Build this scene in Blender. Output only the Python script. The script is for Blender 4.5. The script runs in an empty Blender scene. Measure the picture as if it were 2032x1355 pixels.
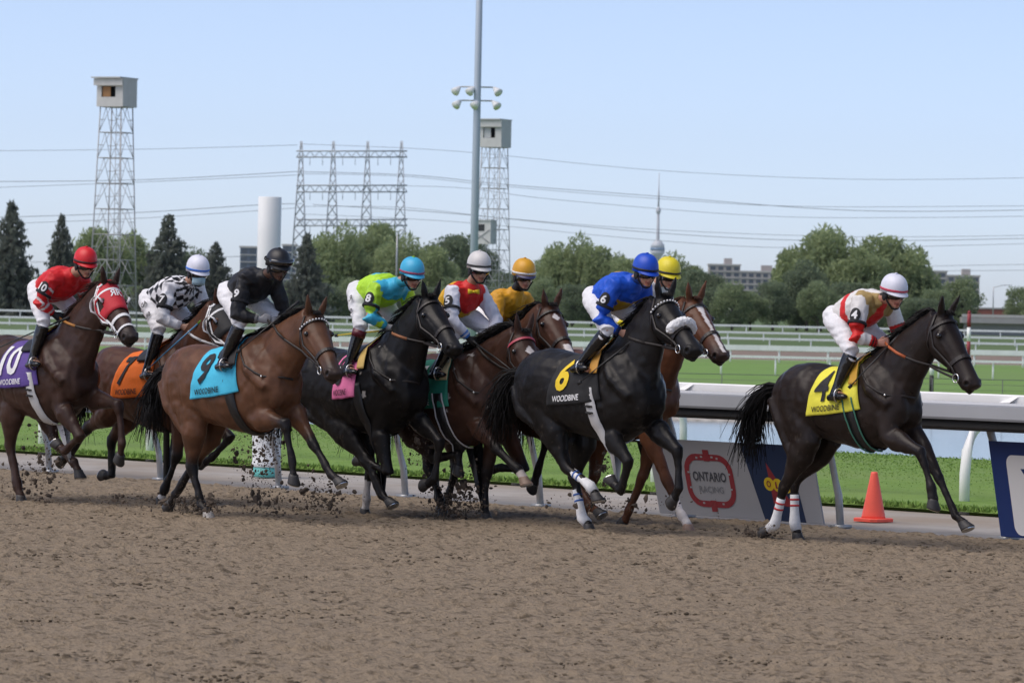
import bpy, bmesh, math, random
import numpy as np
from mathutils import Vector, Matrix
from mathutils.bvhtree import BVHTree
random.seed(4); np.random.seed(4)
SC = bpy.context.scene
COL = SC.collection
# ------------------------------------------------------------------ camera
F = 9000.0; CW, CH = 2032.0, 1355.0
TH = math.radians(48.5); ROLL = math.radians(1.2)
HORIZON = 610.0                                   # pixel row of the horizon at the picture's centre column
CAM = Vector((0, 0, 1.95))
FWD0 = Vector((-math.sin(TH), math.cos(TH), 0)); RIGHT0 = Vector((math.cos(TH), math.sin(TH), 0))
PITCH = -math.atan((CH / 2 - HORIZON) / F)
FWDC = (FWD0 * math.cos(PITCH) + Vector((0, 0, math.sin(PITCH)))).normalized()
UP0 = RIGHT0.cross(FWDC)
RC = RIGHT0 * math.cos(ROLL) + UP0 * math.sin(ROLL)   # the horizon drops towards the right
UC = UP0 * math.cos(ROLL) - RIGHT0 * math.sin(ROLL)
cam_d = bpy.data.cameras.new('camera'); cam = bpy.data.objects.new('camera', cam_d); COL.objects.link(cam)
m3 = Matrix((RC, UC, -FWDC)).transposed()
cam.matrix_world = Matrix.Translation(CAM) @ m3.to_4x4()
cam_d.sensor_width = 36; cam_d.lens = 36 * F / CW; cam_d.clip_start = 0.5; cam_d.clip_end = 30000
cam_d.dof.use_dof = True; cam_d.dof.focus_distance = 40.5; cam_d.dof.aperture_fstop = 9
SC.camera = cam
def ray(px, py):
    return (FWDC + RC * ((px - CW / 2) / F) - UC * ((py - CH / 2) / F))
def onY(px, py, Y):                                # pixel -> point on the vertical plane that runs along the track at Y
    d = ray(px, py); return CAM + d * (Y / d.y)
def onZ(px, py, z=0.0):
    d = ray(px, py); return CAM + d * ((z - CAM.z) / d.z)
def atD(px, py, D):                                # pixel -> point at depth D
    d = ray(px, py); return CAM + d * (D / d.dot(FWD0))
# ------------------------------------------------------------------ world and sun
SUN_EL, SUN_AZ = math.radians(58), math.radians(200)
W = bpy.data.worlds.new('World'); SC.world = W; W.use_nodes = True
nt = W.node_tree; nt.nodes.clear()
sky = nt.nodes.new('ShaderNodeTexSky'); sky.sky_type = 'NISHITA'; sky.sun_disc = False
sky.sun_elevation = SUN_EL; sky.sun_rotation = SUN_AZ; sky.altitude = 150; sky.air_density = 0.33; sky.dust_density = 0.9; sky.ozone_density = 3.0
bg = nt.nodes.new('ShaderNodeBackground'); bg.inputs[1].default_value = 0.125
wo = nt.nodes.new('ShaderNodeOutputWorld')
tint = nt.nodes.new('ShaderNodeMix'); tint.data_type = 'RGBA'; tint.blend_type = 'MULTIPLY'; tint.inputs[0].default_value = 1; tint.inputs[7].default_value = (1.40, 1.19, 1.01, 1)   # hazy, less saturated air
nt.links.new(sky.outputs[0], tint.inputs[6]); nt.links.new(tint.outputs[2], bg.inputs[0]); nt.links.new(bg.outputs[0], wo.inputs[0])
sl = bpy.data.lights.new('sun', 'SUN'); sl.energy = 1.25; sl.angle = math.radians(55); sl.color = (1, 0.96, 0.9)
so = bpy.data.objects.new('sun', sl); COL.objects.link(so)
sd = Vector((math.sin(SUN_AZ) * math.cos(SUN_EL), math.cos(SUN_AZ) * math.cos(SUN_EL), math.sin(SUN_EL)))
so.rotation_euler = (-sd).to_track_quat('-Z', 'Y').to_euler()
vs = SC.view_settings; vs.view_transform = 'Standard'; vs.look = 'None'; vs.gamma = 1; vs.use_curve_mapping = False; vs.exposure = 0.92
SC.render.engine = 'CYCLES'
# ------------------------------------------------------------------ helpers
def tag(o, label=None, cat=None, group=None, kind=None):
    if label: o['label'] = label
    if cat: o['category'] = cat
    if group: o['group'] = group
    if kind: o['kind'] = kind
    return o
def empty(name, loc, label=None, cat=None, group=None):
    o = bpy.data.objects.new(name, None); COL.objects.link(o); o.location = loc; o.empty_display_size = 0.2
    return tag(o, label, cat, group)
class MB:
    def __init__(s): s.v = []; s.f = []
    def add(s, vs_, fs):
        n = len(s.v); s.v += [tuple(v) for v in vs_]; s.f += [tuple(i + n for i in f) for f in fs]; return s
    def loft(s, rings, cap=True):
        n = len(rings[0]); vs_ = [p for r in rings for p in r]; fs = []
        for i in range(len(rings) - 1):
            for j in range(n):
                k = (j + 1) % n; fs.append((i * n + j, i * n + k, (i + 1) * n + k, (i + 1) * n + j))
        if cap: fs.append(tuple(range(n))[::-1]); fs.append(tuple(range((len(rings) - 1) * n, len(rings) * n)))
        return s.add(vs_, fs)
    def tube(s, pts, rad, n=6, side=None, cap=True):
        pts = [Vector(p) for p in pts]; rings = []
        if not isinstance(rad, (list, tuple)): rad = [rad] * len(pts)
        for i, p in enumerate(pts):
            t = (pts[min(i + 1, len(pts) - 1)] - pts[max(i - 1, 0)]).normalized()
            sv = Vector(side) if side is not None else Vector((0, 0, 1))
            if abs(t.dot(sv)) > 0.95: sv = Vector((1, 0, 0)) if abs(t.x) < 0.9 else Vector((0, 1, 0))
            a = (sv - t * sv.dot(t)).normalized(); b = t.cross(a)
            r = rad[i]; ra, rb = r if isinstance(r, (tuple, list)) else (r, r)
            rings.append([p + a * ra * math.cos(q * 2 * math.pi / n) + b * rb * math.sin(q * 2 * math.pi / n) for q in range(n)])
        return s.loft(rings, cap)
    def box(s, c, sz, M=None):
        c = Vector(c); x, y, z = [q / 2 for q in sz]
        v = [Vector((i, j, k)) for i in (-x, x) for j in (-y, y) for k in (-z, z)]
        if M is not None: v = [M @ q for q in v]
        return s.add([c + q for q in v], [(0, 1, 3, 2), (4, 6, 7, 5), (0, 4, 5, 1), (2, 3, 7, 6), (0, 2, 6, 4), (1, 5, 7, 3)])
    def ball(s, c, r, n=12, m=8, M=None):
        c = Vector(c); rx, ry, rz = r if isinstance(r, (tuple, list)) else (r, r, r); rings = []
        for i in range(m + 1):
            a = math.pi * (0.02 + 0.96 * i / m)
            ring = [Vector((rx * math.sin(a) * math.cos(2 * math.pi * j / n), ry * math.sin(a) * math.sin(2 * math.pi * j / n), -rz * math.cos(a))) for j in range(n)]
            rings.append([c + (M @ q if M is not None else q) for q in ring])
        return s.loft(rings)
    def mesh(s, name):
        me = bpy.data.meshes.new(name); me.from_pydata(s.v, [], s.f); me.update(); return me
    def build(s, name, mat, parent=None, smooth=True, loc=None):
        me = s.mesh(name); me.materials.append(mat) if mat else None
        if smooth: me.polygons.foreach_set('use_smooth', [True] * len(me.polygons))
        o = bpy.data.objects.new(name, me); COL.objects.link(o)
        if parent: o.parent = parent
        if loc is not None: o.location = loc
        return o
    def shift(s, d):
        d = Vector(d); s.v = [tuple(Vector(q) - d) for q in s.v]; return s
def remesh(mb, voxel, iters=6, fac=0.5):
    me = mb.mesh('tmp'); bm = bmesh.new(); bm.from_mesh(me); bmesh.ops.recalc_face_normals(bm, faces=bm.faces); bm.to_mesh(me); bm.free()
    o = bpy.data.objects.new('tmp', me); COL.objects.link(o)
    r = o.modifiers.new('r', 'REMESH'); r.mode = 'VOXEL'; r.voxel_size = voxel
    if iters: s = o.modifiers.new('s', 'SMOOTH'); s.factor = fac; s.iterations = iters
    dg = bpy.context.evaluated_depsgraph_get(); dg.update()
    out = bpy.data.meshes.new_from_object(o.evaluated_get(dg))
    bpy.data.objects.remove(o); bpy.data.meshes.remove(me)
    out.polygons.foreach_set('use_smooth', [True] * len(out.polygons))
    return out
def mverts(me):
    a = np.empty(len(me.vertices) * 3); me.vertices.foreach_get('co', a); return a.reshape(-1, 3)
def set_col(me, rgb):
    at = me.color_attributes.new('Col', 'FLOAT_COLOR', 'POINT')
    a = np.ones((len(me.vertices), 4)); a[:, :3] = rgb; at.data.foreach_set('color', a.ravel())
def mobj(name, me, mat, parent=None):
    me.name = name; me.materials.clear(); me.materials.append(mat)
    o = bpy.data.objects.new(name, me); COL.objects.link(o); o.parent = parent; return o
def vnoise(p, freq, seed=0):                        # 3-D value noise, vectorised, 0..1
    q = np.asarray(p) * freq; i = np.floor(q).astype(np.int64); f = q - i; f = f * f * (3 - 2 * f)
    def h(a, b, c):
        n = (a * 374761393 + b * 668265263 + c * 2147483647 + seed * 1274126177) & 0xffffffff
        n = ((n ^ (n >> 13)) * 1274126177) & 0xffffffff
        return ((n ^ (n >> 16)) & 0xffff) / 65535.0
    r = 0
    for a in (0, 1):
        for b in (0, 1):
            for c in (0, 1):
                w = (f[:, 0] if a else 1 - f[:, 0]) * (f[:, 1] if b else 1 - f[:, 1]) * (f[:, 2] if c else 1 - f[:, 2])
                r = r + w * h(i[:, 0] + a, i[:, 1] + b, i[:, 2] + c)
    return r
# ------------------------------------------------------------------ materials
MATS = {}
def mat(name, col=(0.5, 0.5, 0.5), rough=0.6, metal=0.0, spec=0.5, attr=False, nscale=0, namt=0.0, bump=0.0, bscale=None, coat=0.0, sheen=0.0, trans=0.0):
    if name in MATS: return MATS[name]
    m = bpy.data.materials.new(name); m.use_nodes = True; t = m.node_tree; b = t.nodes['Principled BSDF']
    b.inputs['Roughness'].default_value = rough; b.inputs['Metallic'].default_value = metal
    b.inputs['Specular IOR Level'].default_value = spec; b.inputs['Coat Weight'].default_value = coat
    b.inputs['Sheen Weight'].default_value = sheen
    b.inputs['Transmission Weight'].default_value = trans
    src = None
    if attr:
        a = t.nodes.new('ShaderNodeAttribute'); a.attribute_name = 'Col'; src = a.outputs['Color']
    else:
        b.inputs['Base Color'].default_value = (*col, 1)
    if nscale:
        tc = t.nodes.new('ShaderNodeTexCoord'); n = t.nodes.new('ShaderNodeTexNoise'); n.inputs['Scale'].default_value = nscale; n.inputs['Detail'].default_value = 6
        t.links.new(tc.outputs['Object'], n.inputs['Vector'])
        mr = t.nodes.new('ShaderNodeMapRange'); mr.inputs[1].default_value = 0.3; mr.inputs[2].default_value = 0.7; mr.inputs[3].default_value = 1 - namt; mr.inputs[4].default_value = 1 + namt
        t.links.new(n.outputs[0], mr.inputs[0])
        mx = t.nodes.new('ShaderNodeMix'); mx.data_type = 'RGBA'; mx.blend_type = 'MULTIPLY'; mx.inputs[0].default_value = 1
        if src: t.links.new(src, mx.inputs[6])
        else: mx.inputs[6].default_value = (*col, 1)
        t.links.new(mr.outputs[0], mx.inputs[7]); src = mx.outputs[2]
    if src: t.links.new(src, b.inputs['Base Color'])
    if bump:
        tc = t.nodes.new('ShaderNodeTexCoord'); n2 = t.nodes.new('ShaderNodeTexNoise'); n2.inputs['Scale'].default_value = bscale or nscale or 40; n2.inputs['Detail'].default_value = 5
        t.links.new(tc.outputs['Object'], n2.inputs['Vector'])
        bp = t.nodes.new('ShaderNodeBump'); bp.inputs['Strength'].default_value = bump; bp.inputs['Distance'].default_value = 0.01
        t.links.new(n2.outputs[0], bp.inputs['Height']); t.links.new(bp.outputs[0], b.inputs['Normal'])
    MATS[name] = m; return m
M_COAT = mat('horse_coat', attr=True, rough=0.38, spec=0.22, nscale=7, namt=0.28, bump=0.10, bscale=60)
_t = M_COAT.node_tree; _n = _t.nodes.new('ShaderNodeTexNoise'); _n.inputs['Scale'].default_value = 5; _n.inputs['Detail'].default_value = 8; _n.inputs['Roughness'].default_value = .7      # sweaty and dry patches
_c = _t.nodes.new('ShaderNodeTexCoord'); _t.links.new(_c.outputs['Object'], _n.inputs['Vector']); _m = _t.nodes.new('ShaderNodeMapRange'); _m.inputs[1].default_value = .35; _m.inputs[2].default_value = .65; _m.inputs[3].default_value = .27; _m.inputs[4].default_value = .55
_t.links.new(_n.outputs[0], _m.inputs[0]); _t.links.new(_m.outputs[0], _t.nodes['Principled BSDF'].inputs['Roughness'])
M_HAIR = mat('horse_hair', attr=True, rough=0.6, spec=0.2)
M_SILK = mat('silks', attr=True, rough=0.55, spec=0.4, nscale=30, namt=0.06, bump=0.6, bscale=18)
M_PLAIN = mat('dyed_cloth', attr=True, rough=0.8, spec=0.3, nscale=60, namt=0.07, bump=0.6, bscale=22)
M_SKIN = mat('skin', attr=True, rough=0.5, spec=0.4)
M_HELM = mat('helmet_cover', attr=True, rough=0.45, spec=0.5, nscale=25, namt=0.04)
M_BOOT = mat('boot_leather', (0.008, 0.008, 0.009), rough=0.16, spec=0.6, bump=0.3, bscale=25)
M_LEATH = mat('black_leather', (0.012, 0.011, 0.011), rough=0.45)
M_BRIDLE = mat('bridle_leather', (0.016, 0.011, 0.009), rough=0.5)
M_STEEL = mat('steel', (0.6, 0.6, 0.6), rough=0.25, metal=1)
M_LENS = mat('goggle_lens', (0.005, 0.005, 0.006), rough=0.06, spec=0.8, coat=0.5)
M_EYE = mat('eye', (0.006, 0.004, 0.003), rough=0.05, spec=0.9)
M_WHITE = mat('white_cloth', (0.75, 0.75, 0.75), rough=0.85, nscale=40, namt=0.08)
M_BLACKP = mat('black_print', (0.01, 0.01, 0.012), rough=0.7)
M_WHITEP = mat('white_print', (0.78, 0.78, 0.78), rough=0.7)
M_YELP = mat('yellow_print', (0.78, 0.55, 0.02), rough=0.7)
def plain(name, c, rough=0.6, **k): return mat(name, c, rough=rough, **k)
# lettering: flat outline of a text, cut into small pieces so that it can bend over a surface
_TXT = {}
def text2d(txt, bold=0.0, step=0.25):
    key = (txt, bold, step)
    if key in _TXT: return _TXT[key]
    c = bpy.data.curves.new('t', 'FONT'); c.body = txt; c.size = 1; c.align_x = 'CENTER'; c.align_y = 'CENTER'; c.offset = bold; c.resolution_u = 3
    o = bpy.data.objects.new('t', c); COL.objects.link(o); dg = bpy.context.evaluated_depsgraph_get(); dg.update()
    me = bpy.data.meshes.new_from_object(o.evaluated_get(dg)); bpy.data.objects.remove(o)
    bm = bmesh.new(); bm.from_mesh(me); bpy.data.meshes.remove(me)
    xs = [v.co.x for v in bm.verts]; ys = [v.co.y for v in bm.verts]
    for ax, lo, hi in ((0, min(xs), max(xs)), (1, min(ys), max(ys))):
        k = lo + step
        while k < hi:
            co = [0, 0, 0]; no = [0, 0, 0]; co[ax] = k; no[ax] = 1
            bmesh.ops.bisect_plane(bm, geom=bm.verts[:] + bm.edges[:] + bm.faces[:], plane_co=co, plane_no=no); k += step
    bmesh.ops.triangulate(bm, faces=bm.faces)
    bm.verts.index_update()
    cx, cy = (min(xs) + max(xs)) / 2, (min(ys) + max(ys)) / 2; w, h = max(xs) - min(xs), max(ys) - min(ys)
    V = [((v.co.x - cx) / w, (v.co.y - cy) / h) for v in bm.verts]; Fc = [tuple(v.index for v in f.verts) for f in bm.faces]; bm.free()
    _TXT[key] = (V, Fc, w / h); return _TXT[key]          # coordinates -0.5..0.5, aspect
# ================================================================== the setting
def SD(s, d, z=0.0): return RIGHT0 * s + FWD0 * d + Vector((0, 0, z))
def s_of(px, d): return (px - CW / 2) / F * d
def ground_mat(name, c1, c2, scale, rough=0.9, bump=0.5, bscale=30, c3=None, s3=0.3, lo=.35, hi=.65, mixmax=1.0):
    m = bpy.data.materials.new(name); m.use_nodes = True; t = m.node_tree; b = t.nodes['Principled BSDF']
    b.inputs['Roughness'].default_value = rough; b.inputs['Specular IOR Level'].default_value = 0.2
    tc = t.nodes.new('ShaderNodeTexCoord'); n = t.nodes.new('ShaderNodeTexNoise'); n.inputs['Scale'].default_value = scale; n.inputs['Detail'].default_value = 8; n.inputs['Roughness'].default_value = 0.65
    t.links.new(tc.outputs['Object'], n.inputs['Vector'])
    cr = t.nodes.new('ShaderNodeValToRGB'); cr.color_ramp.elements[0].position = lo; cr.color_ramp.elements[1].position = hi
    cr.color_ramp.elements[0].color = (*c1, 1); cr.color_ramp.elements[1].color = (*c2, 1)
    t.links.new(n.outputs[0], cr.inputs[0]); out = cr.outputs[0]
    if c3:
        n3 = t.nodes.new('ShaderNodeTexNoise'); n3.inputs['Scale'].default_value = s3; n3.inputs['Detail'].default_value = 4
        t.links.new(tc.outputs['Object'], n3.inputs['Vector'])
        mr = t.nodes.new('ShaderNodeMapRange'); mr.inputs[1].default_value = 0.45; mr.inputs[2].default_value = 0.7; mr.inputs[4].default_value = mixmax
        t.links.new(n3.outputs[0], mr.inputs[0])
        mx = t.nodes.new('ShaderNodeMix'); mx.data_type = 'RGBA'; t.links.new(mr.outputs[0], mx.inputs[0]); t.links.new(out, mx.inputs[6]); mx.inputs[7].default_value = (*c3, 1); out = mx.outputs[2]
    t.links.new(out, b.inputs['Base Color'])
    n2 = t.nodes.new('ShaderNodeTexNoise'); n2.inputs['Scale'].default_value = bscale; n2.inputs['Detail'].default_value = 6
    t.links.new(tc.outputs['Object'], n2.inputs['Vector'])
    bp = t.nodes.new('ShaderNodeBump'); bp.inputs['Strength'].default_value = bump; bp.inputs['Distance'].default_value = 0.03
    t.links.new(n2.outputs[0], bp.inputs['Height']); t.links.new(bp.outputs[0], b.inputs['Normal'])
    return m
M_DIRT = ground_mat('dirt', (0.085, 0.064, 0.042), (0.258, 0.203, 0.142), 11, bump=1.0, bscale=28, c3=(0.23, 0.178, 0.122), s3=0.9, lo=.36, hi=.50, mixmax=.45)  # dark speckle stands for shadows between clods as well as moist clods
M_CONC = ground_mat('concrete', (0.30, 0.275, 0.25), (0.42, 0.39, 0.36), 1.5, bump=0.2, bscale=40, c3=(0.30, 0.25, 0.20), s3=0.35)
M_TURF = ground_mat('turf', (0.145, 0.25, 0.05), (0.195, 0.305, 0.075), 3, bump=0.6, bscale=60, c3=(0.19, 0.28, 0.08), s3=0.35)
M_INF = ground_mat('infield_grass', (0.14, 0.25, 0.055), (0.19, 0.31, 0.08), 0.5, bump=0.2, bscale=3, c3=(0.17, 0.26, 0.08), s3=0.03)
M_FDIRT = ground_mat('far_dirt', (0.20, 0.15, 0.12), (0.27, 0.21, 0.17), 0.3, bump=0.1)
M_FARG = ground_mat('far_grass', (0.09, 0.14, 0.05), (0.12, 0.17, 0.07), 0.05, bump=0.1, bscale=1)
M_STONE = ground_mat('bank_stones', (0.25, 0.23, 0.2), (0.5, 0.48, 0.44), 3, bump=1, bscale=4)
# racing surface: a fine, clodded sheet where it is seen and a plain one around it
EDGE = 29.62
ns, nd = 460, 470
ss = np.linspace(-7.0, 7.0, ns); dd = 21.0 + (53.0 - 21.0) * np.linspace(0, 1, nd) ** 1.15
Sg, Dg = np.meshgrid(ss, dd); Sg = Sg.ravel() + np.random.uniform(-.008, .008, ns * nd); Dg = Dg.ravel() + np.random.uniform(-.012, .012, ns * nd)
Xw = Sg * RIGHT0.x + Dg * FWD0.x; Yw = Sg * RIGHT0.y + Dg * FWD0.y
P3 = np.stack([Xw, Yw, np.zeros_like(Xw)], 1)
h = 0.012 * (vnoise(P3, 1.3, 1) - .5) + 0.012 * (vnoise(P3, 4.0, 2) - .5)
c1 = vnoise(P3, 9.0, 3); h += 0.055 * np.clip(c1 - .66, 0, 1); c2 = vnoise(P3, 17.0, 5); h += 0.075 * np.clip(c2 - .64, 0, 1); h += 0.012 * (vnoise(P3, 34.0, 6) - .5)
h -= 0.05 * np.clip(vnoise(P3, 3.1, 9) - .68, 0, 1)
edge = EDGE + 0.10 * (vnoise(P3, 2.0, 7) - .5) + 0.06 * (vnoise(P3, 8.0, 8) - .5)
h = h + 0.012 - np.clip((Yw - edge + 0.12) / 0.12, 0, 1) * 0.055
P3[:, 2] = h
idx = np.arange(ns * nd).reshape(nd, ns)
q = np.stack([idx[:-1, :-1], idx[:-1, 1:], idx[1:, 1:], idx[1:, :-1]], -1).reshape(-1, 4)
q = q[(Yw[q] < EDGE + 0.12).all(1)]
me = bpy.data.meshes.new('dirt_track'); me.from_pydata(P3.tolist(), [], q.tolist()); me.update()
me.polygons.foreach_set('use_smooth', [True] * len(me.polygons)); me.materials.append(M_DIRT)
dirt = bpy.data.objects.new('dirt_track', me); COL.objects.link(dirt); tag(dirt, 'brown clodded dirt racing surface across the whole foreground', 'ground', kind='structure')
# loose clods lying on the surface
rc_ = np.random.default_rng(21); nC = 26000; dC = 22.5 + 24 * rc_.random(nC) ** 1.0; sC = rc_.uniform(-.135, .135, nC) * dC; xC = sC * RIGHT0.x + dC * FWD0.x; yC = sC * RIGHT0.y + dC * FWD0.y; ok = yC < EDGE - .1; xC, yC = xC[ok], yC[ok]; nC = len(xC)
rC = np.clip(rc_.lognormal(-4.95, .42, nC), .004, .021) * (.5 + vnoise(np.stack([xC, yC, yC * 0], 1), .9, 77))
g_ = (1 + 5 ** .5) / 2; octa = np.array([(-1, g_, 0), (1, g_, 0), (-1, -g_, 0), (1, -g_, 0), (0, -1, g_), (0, 1, g_), (0, -1, -g_), (0, 1, -g_), (g_, 0, -1), (g_, 0, 1), (-g_, 0, -1), (-g_, 0, 1)], float) / 1.9 * np.array((1, 1, .55))
vC = (octa[None] * rC[:, None, None] * rc_.uniform(.6, 1.35, (nC, 12, 1)) * np.stack([rc_.uniform(.7, 1.4, nC), rc_.uniform(.7, 1.4, nC), np.ones(nC)], 1)[:, None, :] + np.stack([xC, yC, rC * .15 + .008], 1)[:, None, :]).reshape(-1, 3)
fC = (np.array([(0, 11, 5), (0, 5, 1), (0, 1, 7), (0, 7, 10), (0, 10, 11), (1, 5, 9), (5, 11, 4), (11, 10, 2), (10, 7, 6), (7, 1, 8), (3, 9, 4), (3, 4, 2), (3, 2, 6), (3, 6, 8), (3, 8, 9), (4, 9, 5), (2, 4, 11), (6, 2, 10), (8, 6, 7), (9, 8, 1)])[None] + (np.arange(nC) * 12)[:, None, None]).reshape(-1, 3)
me = bpy.data.meshes.new('dirt_clods'); me.from_pydata(vC.tolist(), [], fC.tolist()); me.polygons.foreach_set('use_smooth', [True] * len(me.polygons)); me.materials.append(mat('clod', (.10, .078, .054), rough=.95, spec=.1, nscale=3, namt=.35)); cl_o = bpy.data.objects.new('dirt_clods', me); COL.objects.link(cl_o); tag(cl_o, 'loose dark dirt clods scattered over the racing surface', 'dirt', kind='stuff')
def sheet(name, pts, mat_, label, z=None):
    mb = MB(); mb.add(pts, [tuple(range(len(pts)))]); o = mb.build(name, mat_, smooth=False); return tag(o, label, 'ground', kind='structure')
sheet('dirt_track_outer', [(-190, -40, -.06), (70, -40, -.06), (70, EDGE, -.06), (-190, EDGE, -.06)], M_DIRT, 'brown dirt racing surface continuing beyond the clodded stretch')
mb = MB(); ys = [29.4, 29.9, 30.6, 31.4, 32.2, 33.3]
mb.add([(x, y, -0.012 + .004 * math.sin(y * 3)) for x in (-190, 70) for y in ys], [(i, i + 6, i + 7, i + 1) for i in range(5)])
tag(mb.build('concrete_path', M_CONC), 'pale concrete service path between the dirt and the turf', 'path', kind='structure')
mb = MB(); prof = [(33.15, .02), (33.3, .05), (39, .04), (45.4, .03), (46.3, -.2), (48.8, -2.2)]
mb.add([(x, y, z) for x in (-200, 70) for y, z in prof], [(i, i + 6, i + 7, i + 1) for i in range(5)])
tag(mb.build('turf_course', M_TURF), 'bright green mown turf course behind the path', 'grass', kind='structure')
# blades: ragged front edge and mown sward
def blades(name, n, xr, yr, hr, mat_, edge=False):
    x = np.random.uniform(*xr, n); y = np.random.uniform(*yr, n) if not edge else yr[0] + np.abs(np.random.normal(0, 1, n)) * (yr[1] - yr[0])
    hh = np.random.uniform(*hr, n); a = np.random.uniform(0, 6.28, n); w = 0.012 + 0.01 * np.random.rand(n); l = np.random.normal(0, .35, (n, 2))
    v = np.zeros((n, 3, 3)); z0 = 0.03
    v[:, 0] = np.stack([x - np.cos(a) * w, y - np.sin(a) * w, np.full(n, z0)], 1); v[:, 1] = np.stack([x + np.cos(a) * w, y + np.sin(a) * w, np.full(n, z0)], 1)
    v[:, 2] = np.stack([x + l[:, 0] * hh, y + l[:, 1] * hh, z0 + hh], 1)
    me = bpy.data.meshes.new(name); me.from_pydata(v.reshape(-1, 3).tolist(), [], np.arange(n * 3).reshape(-1, 3).tolist()); me.materials.append(mat_)
    o = bpy.data.objects.new(name, me); COL.objects.link(o); return o
M_BLADE = mat('grass_blade', (0.175, 0.28, 0.065), rough=0.8, spec=0.1, nscale=2.0, namt=0.25)
tag(blades('grass', 45000, (-56, -24), (33.2, 45.6), (.010, .026), M_BLADE), 'short green blades of the mown turf course', 'grass', kind='stuff')
tag(blades('grass_edge', 16000, (-56, -22), (33.12, 33.32), (.02, .065), M_BLADE, True), 'ragged longer grass along the edge of the concrete path', 'grass', kind='stuff')
# pond and infield
M_WATER = mat('pond_water', (0.10, 0.14, 0.15), rough=0.12, spec=0.5, bump=0.35, bscale=1.2)
xi = (47.0 * FWD0.y - 152) / -FWD0.x
pl = [Vector((-161, 47, -1.7)), Vector((60, 47, -1.7)), SD(170, 152, -1.7), SD(-60, 152, -1.7)]
sheet('pond', pl, M_WATER, 'grey blue pond lying behind the turf course')
def strip(name, prof, mat_, label, wf=lambda d: 0.35 * d + 120):
    mb = MB(); n = len(prof)
    mb.add([SD(sg * wf(d), d, z) for sg in (-1, 1) for d, z in prof], [(i, i + n, i + n + 1, i + 1) for i in range(n - 1)])
    return tag(mb.build(name, mat_), label, 'ground', kind='structure')
strip('stone_bank', [(149.5, -2.2), (151, -1.72), (152.5, -1.5), (154.2, -1.46)], M_STONE, 'stony strip along the far shore of the pond')
strip('infield_lawn', [(154, -1.48), (200, -1.5), (332, -1.5)], M_INF, 'green infield lawn beyond the pond')
strip('far_dirt_track', [(332, -1.49), (408, -1.49)], M_FDIRT, 'brown inner dirt oval far across the infield')
strip('far_ground', [(408, -1.5), (480, -1.45), (560, -.65), (700, -.6), (2000, -.6), (16000, -.6)], M_FARG, 'far grass ground reaching to the horizon')
# ------------------------------------------------------------------ rails
M_WP = mat('white_rail_paint', (0.88, 0.88, 0.87), rough=0.45, nscale=2, namt=0.06)
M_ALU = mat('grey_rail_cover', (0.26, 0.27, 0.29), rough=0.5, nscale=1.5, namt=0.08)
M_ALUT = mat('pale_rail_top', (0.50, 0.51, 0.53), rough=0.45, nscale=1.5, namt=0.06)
M_BLK = mat('black_parts_and_shade', (0.012, 0.012, 0.012), rough=0.6)
M_GALV = mat('galvanised_steel', (0.45, 0.46, 0.47), rough=0.45, metal=0.5, nscale=6, namt=0.15)
def extrude_x(mb, prof, x0, x1, n=14):
    xs = [x0 + (x1 - x0) * i / n for i in range(n + 1)]
    return mb.loft([[(x, y, z) for y, z in prof] for x in xs])
rail = empty('safety_rail', (-33.5, 29.5, 0), 'wide grey covered safety rail with its shaded underside made black beside the dirt', 'rail')
OFF = Vector((-33.5, 29.5, 0))
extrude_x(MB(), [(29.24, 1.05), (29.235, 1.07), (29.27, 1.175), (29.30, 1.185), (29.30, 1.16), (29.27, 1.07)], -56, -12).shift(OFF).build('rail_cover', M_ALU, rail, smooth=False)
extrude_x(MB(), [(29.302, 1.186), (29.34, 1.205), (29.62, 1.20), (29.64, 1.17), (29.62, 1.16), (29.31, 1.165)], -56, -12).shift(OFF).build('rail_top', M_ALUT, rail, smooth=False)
extrude_x(MB(), [(29.275, 1.045), (29.27, .985), (29.32, .955), (29.45, .95), (29.53, .985), (29.53, 1.15), (29.33, 1.15)], -56, -12).shift(OFF).build('rail_underside_shade', M_BLK, rail, smooth=False)  # black beam stands in for the shade under the cover
extrude_x(MB(), [(29.70, 1.165), (29.695, 1.262), (29.715, 1.275), (29.745, 1.27), (29.745, 1.165)], -56, -12).shift(OFF).build('white_top_board', M_WP, rail, smooth=False)
PX = [-41.0 - 2.06 * 2, -41.0 - 2.06, -41.0] 
post_x = [onZ(p, y).x for p, y in ((36, 937), (255, 950), (490, 962))]
post_x = [post_x[0] + 2.06 * k for k in range(-4, 12)]
for x in post_x:
    mb = MB(); mb.tube([(x, 29.80, -.05), (x, 29.76, .3), (x, 29.60, .80), (x, 29.48, 1.08)], .036, 10).shift(OFF); mb.box(Vector((x, 29.80, .01)) - OFF, (.14, .14, .03))
    mb.build('post', M_GALV, rail)
    mb = MB(); mb.add([Vector(q) - OFF for q in ((x - .02, 29.66, 1.203), (x + .10, 29.66, 1.203), (x + .19, 29.69, 1.262), (x + .12, 29.69, 1.262), (x - .02, 29.69, 1.203), (x + .10, 29.69, 1.203))], [(0, 1, 2, 3), (0, 3, 4), (1, 5, 2), (3, 2, 5, 4)]); mb.build('bracket', M_WP, rail, smooth=False)
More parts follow.
